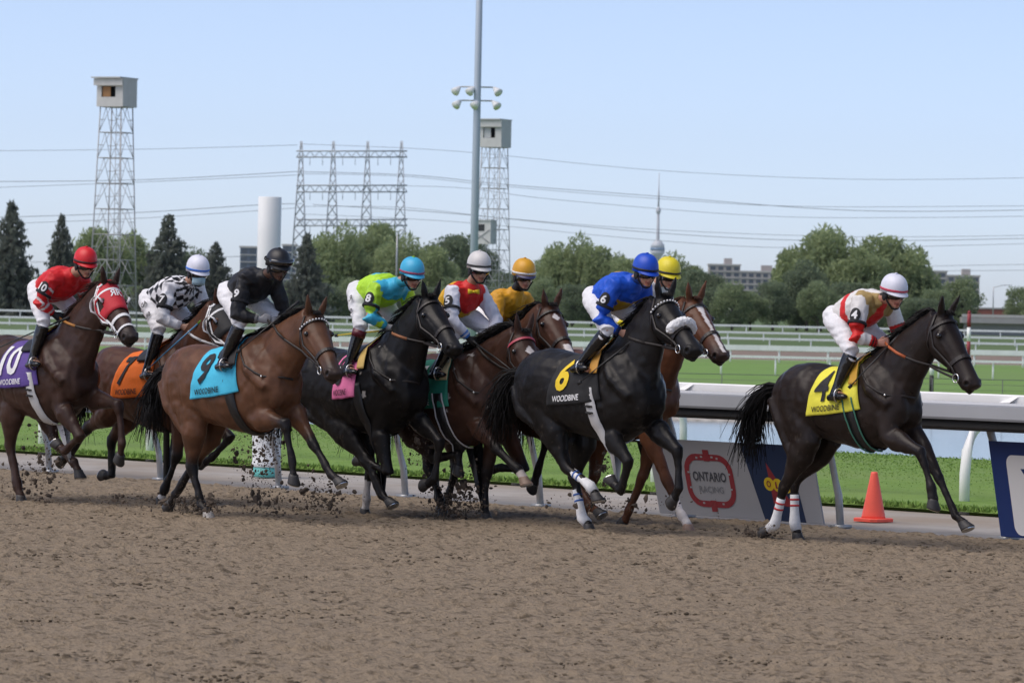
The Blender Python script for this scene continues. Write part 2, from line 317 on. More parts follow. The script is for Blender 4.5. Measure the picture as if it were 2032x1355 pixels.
def goose_rail(Yp, Yr, zr, x0, step, n, hgt, label, name='turf_rail'):
    o = Vector((x0, Yp, 0)); r = empty(name, o, label, 'rail')
    extrude_x(MB(), [(Yr - .05, zr - .03), (Yr - .06, zr + .02), (Yr - .045, zr + .08), (Yr, zr + .10), (Yr + .045, zr + .08), (Yr + .06, zr + .02), (Yr + .05, zr - .03)], x0 - step * 1.5, x0 + step * (n + .5), 8).shift(o).build('rail_tube', M_WP, r)
    for k in range(n):
        x = x0 + step * k; s = 1 if Yr > Yp else -1; g = abs(Yr - Yp)
        pts = [(x, Yp, -.1), (x, Yp, zr * .35), (x, Yp + s * g * .06, zr * .62), (x, Yp + s * g * .30, zr * .85), (x, Yp + s * g * .7, zr * .97), (x, Yr, zr)]
        mb = MB(); mb.tube(pts, [.055, .055, .055, .053, .05, .05], 10).shift(o); mb.build('post', M_WP, r)
        mb = MB(); mb.box(Vector((x + .25, Yr + .02, zr - .0)) - o, (.30, .05, .10)); mb.build('bracket', M_WP, r, smooth=False)
    return r
goose_rail(34.6, 35.05, .92, -32.0 - 2.33 * 9, 2.33, 14, 1.13, 'white turf rail on curved posts at the near edge of the turf')
goose_rail(45.2, 44.8, .80, -38.0 - 2.33 * 14, 2.33, 24, .9, 'white turf rail on curved posts beside the pond')
def far_rail(d, zb, hgt, thick, step, label, s0, group=None, two=False):
    o = SD(0, d, zb); r = empty('far_rail', o, label, 'rail'); w = d * 0.13 + 6
    mb = MB(); R3 = Matrix((RIGHT0, FWD0, Vector((0, 0, 1)))).transposed()
    nseg = 10
    for i in range(nseg):
        a = -w + 2 * w * i / nseg; mb.box(RIGHT0 * (a + w / nseg) + Vector((0, 0, hgt - thick / 2)), (2 * w / nseg - .01, .12, thick), R3)
    mb.build('rail_tube', M_WP, r, smooth=False)
    k = -int(w / step)
    while k * step + s0 < w:
        mb = MB(); mb.tube([RIGHT0 * (k * step + s0) + FWD0 * .12 + Vector((0, 0, -.2)), RIGHT0 * (k * step + s0) + FWD0 * .1 + Vector((0, 0, hgt - thick))], .05 if d < 300 else .07, 6)
        mb.build('post', M_WP, r); k += 1
    return r
far_rail(250, -1.5, 1.08, .13, 3.0, 'white post and rail fence along the infield lawn', s_of(1540, 250))
far_rail(316, -1.5, 1.18, .36, 3.4, 'thick white rail on the near side of the inner dirt oval', s_of(1450, 316))
far_rail(505, -1.3, 1.12, .22, 4.0, 'white rail on the far side of the inner dirt oval', 0)
far_rail(440, -1.5, 1.02, .20, 4.0, 'thin white rail just behind the inner dirt oval', 1)
far_rail(562, -.65, 1.05, .24, 4.5, 'farthest white rail in front of the trees', 2)
# chain-link fence behind the pond
M_WIRE = mat('fence_wire', (0.13, 0.14, 0.13), rough=0.6)
fo = SD(0, 168, -1.5); fen = empty('wire_fence', fo, 'low dark wire fence on the far shore of the pond', 'fence')
for k in range(-9, 12):
    MB().tube([RIGHT0 * (k * 2.6) + Vector((0, 0, -.2)), RIGHT0 * (k * 2.6) + Vector((0, 0, 1.16))], .018, 6).build('post', M_WIRE, fen)
for z, r_ in ((1.15, .014), (.95, .006), (.75, .006), (.55, .006), (.35, .006), (.15, .006)):
    MB().tube([RIGHT0 * -26 + Vector((0, 0, z)), RIGHT0 * 0 + Vector((0, 0, z - .01)), RIGHT0 * 30 + Vector((0, 0, z))], r_, 5).build('wire', M_WIRE, fen)
# ------------------------------------------------------------------ banners under the safety rail
M_BGREY = mat('banner_grey', (0.36, 0.37, 0.40), rough=0.55, nscale=1.2, namt=0.05)
M_NAVY = mat('banner_navy', (0.012, 0.030, 0.085), rough=0.5)
M_BLUE = mat('banner_blue', (0.010, 0.035, 0.16), rough=0.5)
M_RED = mat('print_red', (0.27, 0.028, 0.038), rough=0.55)
M_LYEL = mat('print_yellow', (0.72, 0.52, 0.02), rough=0.55)
M_GTXT = mat('print_dark_grey', (0.07, 0.075, 0.09), rough=0.55)
M_GTX2 = mat('print_mid_grey', (0.22, 0.23, 0.25), rough=0.55)
class Board:
    """leaning advertising board between two posts; u along the rail 0..1, v up 0..1"""
    def __init__(s, name, x0, x1, label, hgt=.71):
        s.x0, s.x1, s.hg = x0, x1, hgt; s.o = Vector(((x0 + x1) / 2, 29.66, 0)); s.e = empty(name, s.o, label, 'banner')
    def P(s, u, v, off=0.0):
        return Vector((s.x0 + (s.x1 - s.x0) * u, 29.68 - .19 * v - off, .03 + s.hg * v + off * .27)) - s.o
    def poly(s, name, uv, m, off, thick=0):
        mb = MB(); n = len(uv); fr = [s.P(u, v, off) for u, v in uv]
        bk = [s.P(u, v, off - (thick or .0015)) for u, v in uv]
        mb.add(fr + bk, [tuple(range(n))] + [tuple(range(n, 2 * n))[::-1]] + [(i, i + n, (i + 1) % n + n, (i + 1) % n) for i in range(n)])
        return mb.build(name, m, s.e, smooth=False)
    def text(s, name, txt, u, v, w, hgt, m, off, bold=0.0):
        V, Fc, asp = text2d(txt, bold, 5); mb = MB(); mb.add([s.P(u + a * w, v + b * hgt, off) for a, b in V], Fc); return mb.build(name, m, s.e, smooth=False)
    def ringpath(s, name, pts, half_w, m, off, asp):
        mb = MB(); n = len(pts); inn = []; out = []
        for i in range(n):
            a, b = Vector(pts[i - 1]), Vector(pts[(i + 1) % n]); t = Vector(((b.x - a.x) * asp, b.y - a.y)).normalized(); nn = Vector((-t.y, t.x))
            p = Vector(pts[i]); inn.append(s.P(p.x + nn.x * half_w / asp, p.y + nn.y * half_w, off)); out.append(s.P(p.x - nn.x * half_w / asp, p.y - nn.y * half_w, off))
        mb.add(inn + out, [(i, (i + 1) % n, (i + 1) % n + n, i + n) for i in range(n)]); return mb.build(name, m, s.e, smooth=False)
xa, xb = onY(1309, 1022, 29.68).x, onY(1634, 1048, 29.68).x
bd = Board('banner_board', xa, xb, 'grey leaning banner board with red track emblem and navy stripe under the rail')
bd.poly('panel', [(0, 0), (1, 0), (1, 1), (0, 1)], M_BGREY, 0, .02)
bd.poly('stripe', [(.655, 0), (.90, 0), (.86, 1), (.575, 1)], M_NAVY, .003)
asp = (xb - xa) / .735
def rrect(cu, cv, hu, hv, r, n=6):
    pts = []
    for sx, sy, a0 in ((1, 1, 0), (-1, 1, 90), (-1, -1, 180), (1, -1, 270)):
        for i in range(n + 1):
            a = math.radians(a0 + 90 * i / n); pts.append((cu + sx * (hu - r / asp) + math.cos(a) * r / asp, cv + sy * (hv - r) + math.sin(a) * r))
    return pts
CU, CV = .355, .47
bd.ringpath('emblem_ring', rrect(CU, CV, .135, .31, .20), .042, M_RED, .004, asp)
for sg in (1, -1): bd.poly('emblem_tab', [(CU - .018, CV + sg * .26), (CU + .018, CV + sg * .26), (CU + .018, CV + sg * .41), (CU - .018, CV + sg * .41)][::sg], M_RED, .005)
bd.text('lettering', 'ONTARIO', CU, CV + .055, .205, .125, M_GTXT, .005, .02)
bd.text('lettering', 'RACING', CU, CV - .115, .15, .085, M_GTX2, .005, .01)
for k, (u, v) in enumerate(((-.06, .30), (-.03, .315), (.035, .315), (.065, .30), (-.125, .1), (-.125, -.1), (.125, .1), (.125, -.1), (-.06, -.30), (.06, -.30))):
    bd.poly('emblem_mark', [(CU + u - .006, CV + v - .012), (CU + u + .006, CV + v - .012), (CU + u + .006, CV + v + .012), (CU + u - .006, CV + v + .012)], M_BGREY, .006)
bd.poly('red_triangle', [(.725, .22), (.845, .18), (.715, .76)], M_RED, .004)
for i, ch in enumerate('OLG'):
    cu = .715 + .052 * i
    bd.poly('yellow_disc', [(cu + .030 * math.cos(a * math.pi / 10), .475 - .01 * i + .088 * math.sin(a * math.pi / 10)) for a in range(20)], M_LYEL, .0055 + .001 * i)
    bd.text('letter', ch, cu, .475 - .01 * i, .026, .085, M_RED, .0095, .02)
xc = onY(1986, 1075, 29.68).x; xd = xc + 2.0
bd2 = Board('banner_board', xc, xd, 'blue leaning banner board with white panel beside the dirt', .84)
bd2.poly('panel', [(0, 0), (1, 0), (1, 1), (0, 1)], M_BLUE, 0, .02)
asp = 2.0 / .735
bd2.poly('white_panel', rrect(.51, .44, .42, .42, .10), M_WHITEP, .003)
bd2.text('lettering', 'W', .50, .42, .66, .60, M_BLUE, .006, .03)
# traffic cone, bin
M_CONE = mat('cone_orange', (0.95, 0.13, 0.085), rough=0.5, nscale=8, namt=0.06)
cp = onZ(1733, 1033); co = empty('traffic_cone', cp, 'orange traffic cone standing on the concrete path', 'cone')
mb = MB(); mb.loft([[Vector((r * math.cos(a * math.pi / 10), r * math.sin(a * math.pi / 10), z)) for a in range(20)] for r, z in ((.118, .025), (.112, .05), (.034, .445), (.030, .462), (.018, .465))]); mb.build('cone_body', M_CONE, co)
mb = MB(); mb.loft([[Vector((sx * w, sy * w, z)) for sx, sy in ((-1, -.7), (-.7, -1), (.7, -1), (1, -.7), (1, .7), (.7, 1), (-.7, 1), (-1, .7))] for w, z in ((.155, -.005), (.155, .022), (.145, .028))]); mb.build('cone_base', M_CONE, co, smooth=False)
M_BINW = mat('bin_white', (0.72, 0.74, 0.75), rough=0.5, nscale=5, namt=0.1); M_TEAL = mat('bin_teal', (0.14, 0.50, 0.47), rough=0.5)
bp_ = onZ(528, 946); bn = empty('waste_bin', bp_, 'white round bin with teal foot on the path behind the safety rail', 'bin')
def cyl(prof, n=24): return [[Vector((r * math.cos(a * 2 * math.pi / n), r * math.sin(a * 2 * math.pi / n), z)) for a in range(n)] for r, z in prof]
MB().loft(cyl([(.135, 0), (.145, .02), (.150, .11)])).build('foot', M_TEAL, bn)
MB().loft(cyl([(.152, .11), (.160, .12), (.165, .16), (.158, .17), (.172, .70), (.185, .72), (.185, .76), (.12, .80)])).build('bin_body', M_BINW, bn)
# ================================================================== far background
def gz(d): return -1.5 if d < 480 else (-1.5 + .9 * min(1, (d - 480) / 80.0))
def base(px, d): return SD(s_of(px, d), d, gz(d))
def top_h(px, py, d): return atD(px, py, d).z - gz(d)           # height above its ground of a pixel at depth d
RZ = math.atan2(RIGHT0.y, RIGHT0.x)
def basis(rot=0.0):
    a = RZ + rot; return Vector((math.cos(a), math.sin(a), 0)), Vector((-math.sin(a), math.cos(a), 0))
M_LATT = mat('tower_steel', (0.42, 0.43, 0.43), rough=0.6, metal=0.2)
M_PYL = mat('pylon_steel', (0.40, 0.43, 0.46), rough=0.6, metal=0.2)
M_SIDE = mat('cabin_siding', (0.60, 0.61, 0.58), rough=0.7, nscale=1.5, namt=0.06)
M_DARK = mat('dark_interior', (0.02, 0.022, 0.025), rough=0.5)
M_OCHRE = mat('plywood', (0.42, 0.22, 0.09), rough=0.7)
M_PALEG = mat('pale_grey_panel', (0.55, 0.57, 0.56), rough=0.6)
def lattice_tower(px, d, y_cab_top, y_cab_bot, wpx, label, extra=False, board=True):
    k = F / d; b0 = base(px, d); H = top_h(px, y_cab_bot, d); Ht = top_h(px, y_cab_top, d); e = empty('observation_tower', b0, label, 'tower', 'observation towers')
    ax, ay = basis(math.radians(-24)); hw_t = wpx / k * .30; hw_b = hw_t * 1.55
    def leg(i, j, z): f = hw_b + (hw_t - hw_b) * z / H; return ax * (i * f) + ay * (j * f) + Vector((0, 0, z))
    cs = [(-1, -1), (1, -1), (1, 1), (-1, 1)]
    for i, j in cs: MB().tube([leg(i, j, -.3), leg(i, j, H)], .06, 5).build('leg', M_LATT, e)
    nl = max(5, int(H / 2.3)); zs = [H * q / nl for q in range(nl + 1)]
    for q in range(nl):
        mb = MB(); z0, z1 = zs[q], zs[q + 1]
        for c in range(4):
            a, b = cs[c], cs[(c + 1) % 4]
            mb.tube([leg(*a, z1), leg(*b, z1)], .04, 4); mid = (leg(*a, z1) + leg(*b, z1)) / 2
            mb.tube([leg(*a, z0), mid], .03, 4); mb.tube([leg(*b, z0), mid], .03, 4)
            mb.tube([(leg(*a, z0) + mid) / 2, leg(*a, (z0 + z1) / 2)], .028, 4); mb.tube([(leg(*b, z0) + mid) / 2, leg(*b, (z0 + z1) / 2)], .028, 4)
        mb.build('brace_frame', M_LATT, e)
    mb = MB(); mb.tube([ax * .0 + Vector((0, 0, .5)), ax * .0 + Vector((0, 0, H))], .04, 4); mb.tube([ax * .45 + Vector((0, 0, .5)), ax * .45 + Vector((0, 0, H))], .04, 4)
    for q in range(int(H / .9)): mb.tube([ax * 0 + Vector((0, 0, .6 + q * .9)), ax * .45 + Vector((0, 0, .6 + q * .9))], .025, 4)
    mb.build('ladder', M_LATT, e)
    # cabin with an open window on the front
    R = Matrix((ax, ay, Vector((0, 0, 1)))).transposed(); hc = Ht - H; w = hw_t * 1.25; zc = H + hc / 2
    mb = MB(); t = .08
    mb.box(ay * (w - t) + Vector((0, 0, zc)), (2 * w, t, hc), R); mb.box(ax * (w - t / 2) + Vector((0, 0, zc)), (t, 2 * w - 2 * t - .02, hc), R); mb.box(ax * -(w - t / 2) + Vector((0, 0, zc)), (t, 2 * w - 2 * t - .02, hc), R)
    mb.box(Vector((0, 0, H + .05)), (2 * w - .2, 2 * w - .3, .1), R)
    fy = ay * -(w - .06)
    mb.box(fy + Vector((0, 0, H + hc * .17)), (2 * w, t, hc * .34), R); mb.box(fy + Vector((0, 0, H + hc * .86)), (2 * w, t, hc * .28), R)
    mb.box(fy - ax * w * .82 + Vector((0, 0, H + hc * .53)), (w * .36, t, hc * .38 - .01), R); mb.box(fy + ax * w * .72 + Vector((0, 0, H + hc * .53)), (w * .56, t, hc * .38 - .01), R)
    mb.build('cabin_wall', M_SIDE, e, smooth=False)
    nb = 9
    for q in range(nb):
        z = H + hc * (q + .5) / nb
        MB().box(ax * (w + .015) + Vector((0, 0, z)), (.03, 2 * w - .02, hc / nb * .86), R).build('siding_board', M_SIDE, e, smooth=False)
    MB().box(ay * .3 + Vector((0, 0, H + hc * .55)), (1.7 * w, 1.0 * w, hc * .7), R).build('interior_shade', M_DARK, e, smooth=False)  # near-black block stands in for the unlit inside of the cabin
    MB().box(fy + ay * .12 - ax * w * .30 + Vector((0, 0, H + hc * .53)), (w * .62, .04, hc * .36), R).build('shutter', M_OCHRE if board else M_PALEG, e, smooth=False)
    MB().box(Vector((0, 0, Ht + .06)) - ay * .25 - ax * .1, (2 * w + .35, 2 * w + .75, .12), R).build('roof', M_PALEG, e, smooth=False)
    MB().box(fy - ay * .38 + Vector((0, 0, Ht - hc * .14)), (2 * w + .3, .06, hc * .24), R).build('visor', M_SIDE, e, smooth=False)
    if extra:
        zc = top_h(px, 462, d); hh = 2.7; c = -ax * .5 - ay * hw_b * .9 + Vector((0, 0, zc))
        MB().box(c, (2.5, 1.6, hh), R).build('lower_cabin', M_SIDE, e, smooth=False)
        MB().box(c - ay * .82 + Vector((0, 0, .55)) , (.9, .06, .75), R).build('window', M_DARK, e, smooth=False)
        mb = MB(); mb.tube([c - ay * .85 - ax * 1.1 + Vector((0, 0, -1.2)), c - ay * .85 + ax * 1.1 + Vector((0, 0, .3))], .05, 4); mb.tube([c - ay * .86 + ax * 1.1 + Vector((0, 0, -1.2)), c - ay * .86 - ax * 1.1 + Vector((0, 0, .3))], .05, 4); mb.build('cross_brace', M_LATT, e)
        MB().box(c + Vector((0, 0, hh / 2 + .06)), (2.7, 1.9, .1), R).build('lower_roof', M_PALEG, e, smooth=False)
    return e
lattice_tower(222, 420, 157, 213, 78, 'tall lattice observation tower with orange shutter in its cabin window')
lattice_tower(974, 530, 239, 293, 64, 'lattice observation tower behind the light pole with a second cabin below', True, False)
# light pole
M_POLE = mat('pole_paint', (0.36, 0.42, 0.50), rough=0.5); M_LAMP = mat('lamp_housing', (0.72, 0.73, 0.74), rough=0.5)
d = 210; b0 = base(937, d); e = empty('light_pole', b0, 'tall blue grey floodlight pole rising out of the picture', 'light pole')
MB().tube([Vector((0, 0, -.3)), Vector((0, 0, 8)), Vector((0, 0, 26))], [.20, .185, .13], 12).build('pole', M_POLE, e)
for yy, offs in ((176, (-40, -12, 38)), (203, (-38, -2, 36))):
    z = top_h(940, yy - 3, d); k = F / d
    MB().tube([RIGHT0 * (-30 / k) + Vector((0, 0, z)), RIGHT0 * (30 / k) + Vector((0, 0, z))], .035, 6).build('cross_arm', M_LATT, e)
    for o_ in offs:
        x = o_ / k; c = RIGHT0 * x - FWD0 * .15 + Vector((0, 0, z - .15))
        mb = MB(); sg = -1 if o_ < 0 else 1
        dirv = (RIGHT0 * (.5 * sg) - FWD0 * .5 - Vector((0, 0, .55))).normalized()
        mb.tube([c - dirv * .22, c - dirv * .1, c + dirv * .12, c + dirv * .2], [.06, .11, .20, .21], 12); mb.build('flood_lamp', M_LAMP, e)
        MB().tube([c - dirv * .2, RIGHT0 * (x * .72) + Vector((0, 0, z))], .03, 5).build('lamp_bracket', M_LATT, e)
# power gantry
d = 900; k = F / d; gx = 697; e = empty('power_gantry', base(gx, d), 'four joined lattice power pylons with three cross trusses behind trees', 'pylon')
def gpt(px, py, off=0.0): return atD(px, py, d + off) - e.location
legs_px = (598, 662, 730, 797)
for lp in legs_px:
    mb = MB(); zt = 280; tp = gpt(lp, zt); b_ = Vector((tp.x, tp.y, -.5))
    def cpt(i, j, z): f = 1.9 - 1.75 * (max(z, 0) / tp.z) ** 1.1; return Vector((tp.x, tp.y, 0)) + RIGHT0 * (i * f) + FWD0 * (j * f) + Vector((0, 0, z))
    cs = [(-1, -1), (1, -1), (1, 1), (-1, 1)]; nl = 14
    for c in cs: mb.tube([cpt(*c, -.5), cpt(*c, tp.z * .5), cpt(*c, tp.z)], .11, 4)
    for q in range(nl):
        z0, z1 = tp.z * q / nl, tp.z * (q + 1) / nl
        for c in range(4):
            a, b = cs[c], cs[(c + 1) % 4]; mb.tube([cpt(*a, z0), cpt(*b, z1)], .07, 4); mb.tube([cpt(*b, z0), cpt(*a, z1)], .07, 4)
    mb.build('pylon', M_PYL, e)
for y1, y2 in ((300, 312), (368, 381), (436, 448)):
    mb = MB(); n = 24
    for off in (-.8, .8):
        A = [gpt(588 + (808 - 588) * q / n, y1 + .021 * (588 + 220 * q / n - 697) * 0, off) for q in range(n + 1)]; B = [gpt(588 + 220 * q / n, y2, off) for q in range(n + 1)]
        mb.tube([A[0], A[-1]], .14, 4); mb.tube([B[0], B[-1]], .14, 4)
        for q in range(n): mb.tube([A[q], B[q + 1]] if q % 2 else [B[q], A[q + 1]], .07, 4)
    mb.build('cross_truss', M_PYL, e)
    for px in (615, 640, 680, 705, 750, 775):
        MB().tube([gpt(px, y2), gpt(px, y2 + 16)], .06, 5).build('insulator', M_PYL, e)
# power lines
M_LINE = mat('cable', (0.26, 0.28, 0.31), rough=0.6)
LN = [(((-60, 361), (280, 357), (600, 340)), 'left to the top truss'), (((-60, 374), (270, 362), (600, 347)), 'a'), (((-60, 300), (300, 296), (590, 288)), 'b'), (((-60, 433), (250, 423), (510, 407), (600, 404)), 'c'), (((40, 443), (300, 432), (600, 412)), 'd'),
      (((600, 345), (800, 350), (1000, 370), (1300, 394), (1600, 410), (2100, 408)), 'e'), (((600, 341), (820, 348), (1010, 367), (1310, 390), (1700, 418), (2100, 416)), 'f'), (((620, 368), (900, 372), (1100, 396), (1500, 428), (1800, 432), (2100, 428)), 'g'),
      (((600, 410), (800, 412), (1010, 434), (1310, 456), (1700, 470), (2100, 466)), 'h'), (((620, 406), (900, 424), (1300, 462), (1650, 478), (2100, 472)), 'i'), (((600, 425), (900, 440), (1300, 477), (1600, 492), (2100, 482)), 'j'),
      (((600, 286), (900, 300), (1300, 338), (1700, 356), (2100, 352)), 'k'), (((60, 520), (200, 518), (500, 508)), 'l'), (((1850, 528), (1950, 526), (2100, 524)), 'm'), (((1850, 538), (1950, 537), (2100, 536)), 'n')]
def cat(pts, n=8):
    out = []; P = [pts[0]] + list(pts) + [pts[-1]]
    for i in range(1, len(P) - 2):
        p0, p1, p2, p3 = [Vector(q) for q in P[i - 1:i + 3]]
        for t in range(n):
            u = t / n; out.append(0.5 * ((2 * p1) + (p2 - p0) * u + (2 * p0 - 5 * p1 + 4 * p2 - p3) * u * u + (3 * p1 - p0 - 3 * p2 + p3) * u ** 3))
    out.append(Vector(P[-2])); return out
for i, (pts, _) in enumerate(LN):
    dd_ = 900 + 8 * i; w3 = [atD(p.x, p.y, dd_) for p in cat([Vector((*q, 0)) for q in pts])]
    mb = MB(); mb.tube(w3, .045 if i % 3 else .06, 4); o = Vector(w3[0]); mb.shift(o)
    c_ = mb.build('power_cable', M_LINE, loc=o); tag(c_, 'thin power cable strung across the sky from the pylons', 'cable', 'power cables across the sky')
# white cylinder, broadcast tower, buildings
M_TANK = mat('tank_white', (0.82, 0.82, 0.82), rough=0.5, nscale=.4, namt=0.05)
d = 470; e_h = top_h(534, 391, d); r_ = 23 / (F / d)
o = MB().loft(cyl([(r_, -.3), (r_, e_h * .5), (r_, e_h - .05), (r_ * .97, e_h), (r_ * .5, e_h + .02)], 28)).build('standpipe', M_TANK, loc=base(530, d)); tag(o, 'plain white cylindrical standpipe rising between the trees', 'tank')
d = 12900; k = F / d; e = empty('broadcast_tower', SD(s_of(1301, d), d, -60), 'slender concrete broadcast tower with round pod on the horizon', 'tower')
def zt(py): return atD(1305, py, d).z + 60
M_CT = mat('tower_concrete', (0.42, 0.44, 0.47), rough=0.7); M_POD = mat('tower_pod', (0.55, 0.57, 0.60), rough=0.4); M_PODB = mat('pod_glass', (0.10, 0.20, 0.34), rough=0.3)
MB().loft(cyl([(20, 0), (10, zt(560)), (5.5, zt(500)), (3.4, zt(418))], 16)).build('shaft', M_CT, e)
MB().loft(cyl([(5, zt(424)), (7, zt(420)), (7, zt(416)), (3, zt(411))], 16)).build('upper_pod', M_POD, e)
MB().loft(cyl([(2.8, zt(411)), (2.5, zt(380)), (1.6, zt(379)), (1.0, zt(343))], 10)).build('antenna', M_POD, e)
MB().loft(cyl([(8, zt(512)), (17, zt(505)), (20, zt(502)), (20, zt(497))], 20)).build('pod_base', M_POD, e)
MB().loft(cyl([(21, zt(497)), (21, zt(492))], 20)).build('pod_windows', M_PODB, e)
MB().loft(cyl([(20, zt(492)), (19, zt(486)), (13, zt(480)), (6, zt(476))], 20)).build('pod_roof', M_POD, e)
M_APT = mat('apartment_concrete', (0.40, 0.37, 0.35), rough=0.8, nscale=.05, namt=0.08); M_APW = mat('apartment_window', (0.07, 0.085, 0.11), rough=0.25); M_APB = mat('apartment_balcony', (0.50, 0.48, 0.46), rough=0.8)
M_APD = mat('office_glass', (0.10, 0.13, 0.18), rough=0.25)
def apartment(blocks, d, label, wm=M_APT, fl=3.0, bay=3.4, rot=-.3):
    px0 = sum(b[0] + b[1] for b in blocks) / 2 / len(blocks); o = base(px0, d); e = empty('apartment_building', o, label, 'building'); k = F / d
    for x0, x1, yt in blocks:
        ax, ay = RIGHT0, FWD0; R = Matrix((ax, ay, Vector((0, 0, 1)))).transposed()
        w = (x1 - x0) / k; c = RIGHT0 * s_of((x0 + x1) / 2, d) + FWD0 * d; c = Vector((c.x, c.y, gz(d))) - o; H = top_h((x0 + x1) / 2, yt, d)
        MB().box(c + FWD0 * 7 + Vector((0, 0, H / 2)), (w, 14, H), R).build('wall', wm, e, smooth=False)
        MB().box(c + FWD0 * 7 + Vector((0, 0, H + .4)), (w + .8, 14.8, .8), R).build('roof', M_APB, e, smooth=False)
        if w > 14: MB().box(c + FWD0 * 7 + RIGHT0 * w * .12 + Vector((0, 0, H + 2.2)), (w * .25, 6, 2.8), R).build('plant_room', wm, e, smooth=False)
        nb = max(2, int(w / bay)); nf = int(H / fl); pw = w / nb
        pane = None; slab = None
        for f in range(max(0, nf - 7), nf):
            z = f * fl + (H - nf * fl) + fl * .55
            m_ = MB().box(Vector((0, 0, 0)), (w * .98, .5, .35), R)
            if slab is None: slab = m_.build('balcony_slab', M_APB, e, smooth=False); so_ = slab
            else: so_ = slab.copy(); COL.objects.link(so_)
            so_.parent = e; so_.location = c - FWD0 * .3 + Vector((0, 0, z - fl * .5))
            for b in range(nb):
                if pane is None: pane = MB().box(Vector((0, 0, 0)), (pw * .62, .3, fl * .55), R).build('window', M_APW, e, smooth=False); po = pane
                else: po = pane.copy(); COL.objects.link(po)
                po.parent = e; po.location = c + RIGHT0 * (-w / 2 + pw * (b + .5)) - FWD0 * .05 + Vector((0, 0, z))
    return e
apartment([(1404, 1466, 527), (1466.3, 1552, 541)], 2200, 'stepped beige apartment block between the willow and the lower trees')
apartment([(1836, 1876, 540), (1876.3, 1941, 549)], 2100, 'beige apartment slab to the side of the big willow')
apartment([(473, 506, 492)], 1900, 'small dark glass office block beside the white standpipe', M_APD)
apartment([(557, 583, 488)], 2000, 'dark office block half hidden behind the white standpipe', M_APD)
M_BRICK = mat('red_brick', (0.26, 0.09, 0.07), rough=0.85, nscale=.5, namt=0.1); M_BRID = mat('bridge_concrete', (0.36, 0.35, 0.34), rough=0.85, nscale=.4, namt=0.08)
d = 900; k = F / d; o = base(2000, d); e = empty('brick_building', o, 'low red brick building behind the bridge', 'building'); R = Matrix((RIGHT0, FWD0, Vector((0, 0, 1)))).transposed()
Hh = top_h(2000, 614, d); MB().box(RIGHT0 * 2 + FWD0 * 5 + Vector((0, 0, Hh / 2)), (16, 10, Hh), R).build('wall', M_BRICK, e, smooth=False); MB().box(RIGHT0 * 2 + FWD0 * 5 + Vector((0, 0, Hh + .15)), (16.4, 10.4, .3), R).build('roof', M_BRID, e, smooth=False)
d = 640; o = base(1990, d); e = empty('road_bridge', o, 'low grey concrete road bridge in front of the brick building', 'bridge')
z1, z2 = top_h(1990, 631, d), top_h(1990, 642, d)
MB().box(RIGHT0 * 4 + Vector((0, 0, (z1 + z2) / 2)), (20, 3, z1 - z2), R).build('deck', M_BRID, e, smooth=False)
MB().box(RIGHT0 * 4 + FWD0 * .6 + Vector((0, 0, z2 / 2)), (19, 1, z2), R).build('abutment', M_BRID, e, smooth=False)
MB().box(RIGHT0 * 4 - FWD0 * 1.45 + Vector((0, 0, z1 + .25)), (20, .15, .4), R).build('parapet', M_APB, e, smooth=False)
def lamp_post(px, ytop, d, arm, label):
    o = base(px, d); H = top_h(px, ytop, d); e = empty('street_lamp', o, label, 'street lamp')
    MB().tube([Vector((0, 0, -.2)), Vector((0, 0, H * .7)), Vector((0, 0, H * .95))], [.13, .10, .09], 6).build('pole', M_GALV, e)
    MB().tube([Vector((0, 0, H * .94)), RIGHT0 * arm * .5 + Vector((0, 0, H * .985)), RIGHT0 * arm + Vector((0, 0, H))], .06, 5).build('arm', M_GALV, e)
    MB().box(RIGHT0 * (arm * 1.12) + Vector((0, 0, H)), (.7, .3, .14), R).build('lamp_head', M_LAMP, e, smooth=False)
lamp_post(1969, 565, 800, 2.6, 'slim street lamp with curved arm beside the bridge')
lamp_post(784, 456, 520, .5, 'straight grey lamp post standing in front of the willows')
d = 300; o = base(1922, d); e = empty('furlong_pole', o, 'red and white striped marker pole by the far rails', 'pole'); H = top_h(1922, 622, d)
for q in range(4): MB().loft(cyl([(.13, H * q / 4 + .002), (.13, H * (q + 1) / 4 - .002)], 12)).build('band', M_RED if q % 2 else M_WP, e)
MB().ball((0, 0, H + .08), .12).build('finial', M_RED, e)
d = 205; o = base(1850, d); e = empty('marker_post', o, 'short black post with white top on the infield lawn', 'post'); H = top_h(1850, 724, d)
MB().loft(cyl([(.1, -.1), (.1, H * .62)], 10)).build('post', M_BLK, e); MB().loft(cyl([(.105, H * .625), (.105, H * .9), (.05, H)], 10)).build('cap', M_WP, e)
# ------------------------------------------------------------------ trees
M_BARK = mat('bark', (0.07, 0.055, 0.042), rough=0.9)
def leafmat(name, c):
    m = mat(name, c, rough=0.75, spec=0.1, nscale=.45, namt=0.5); t = m.node_tree; b = t.nodes['Principled BSDF']; o = t.nodes['Material Output']
    tr = t.nodes.new('ShaderNodeBsdfTranslucent'); mx = t.nodes.new('ShaderNodeMixShader'); mx.inputs[0].default_value = 0.5     # light passes through leaves
    t.links.new(b.inputs['Base Color'].links[0].from_socket, tr.inputs[0]); t.links.new(b.outputs[0], mx.inputs[1]); t.links.new(tr.outputs[0], mx.inputs[2]); t.links.new(mx.outputs[0], o.inputs[0]); return m
M_LW = leafmat('willow_leaf', (0.35, 0.42, 0.215)); M_LD = leafmat('dark_leaf', (0.22, 0.275, 0.17)); M_LM = leafmat('green_leaf', (0.29, 0.355, 0.195)); M_LS = leafmat('spruce_needle', (0.18, 0.20, 0.165))
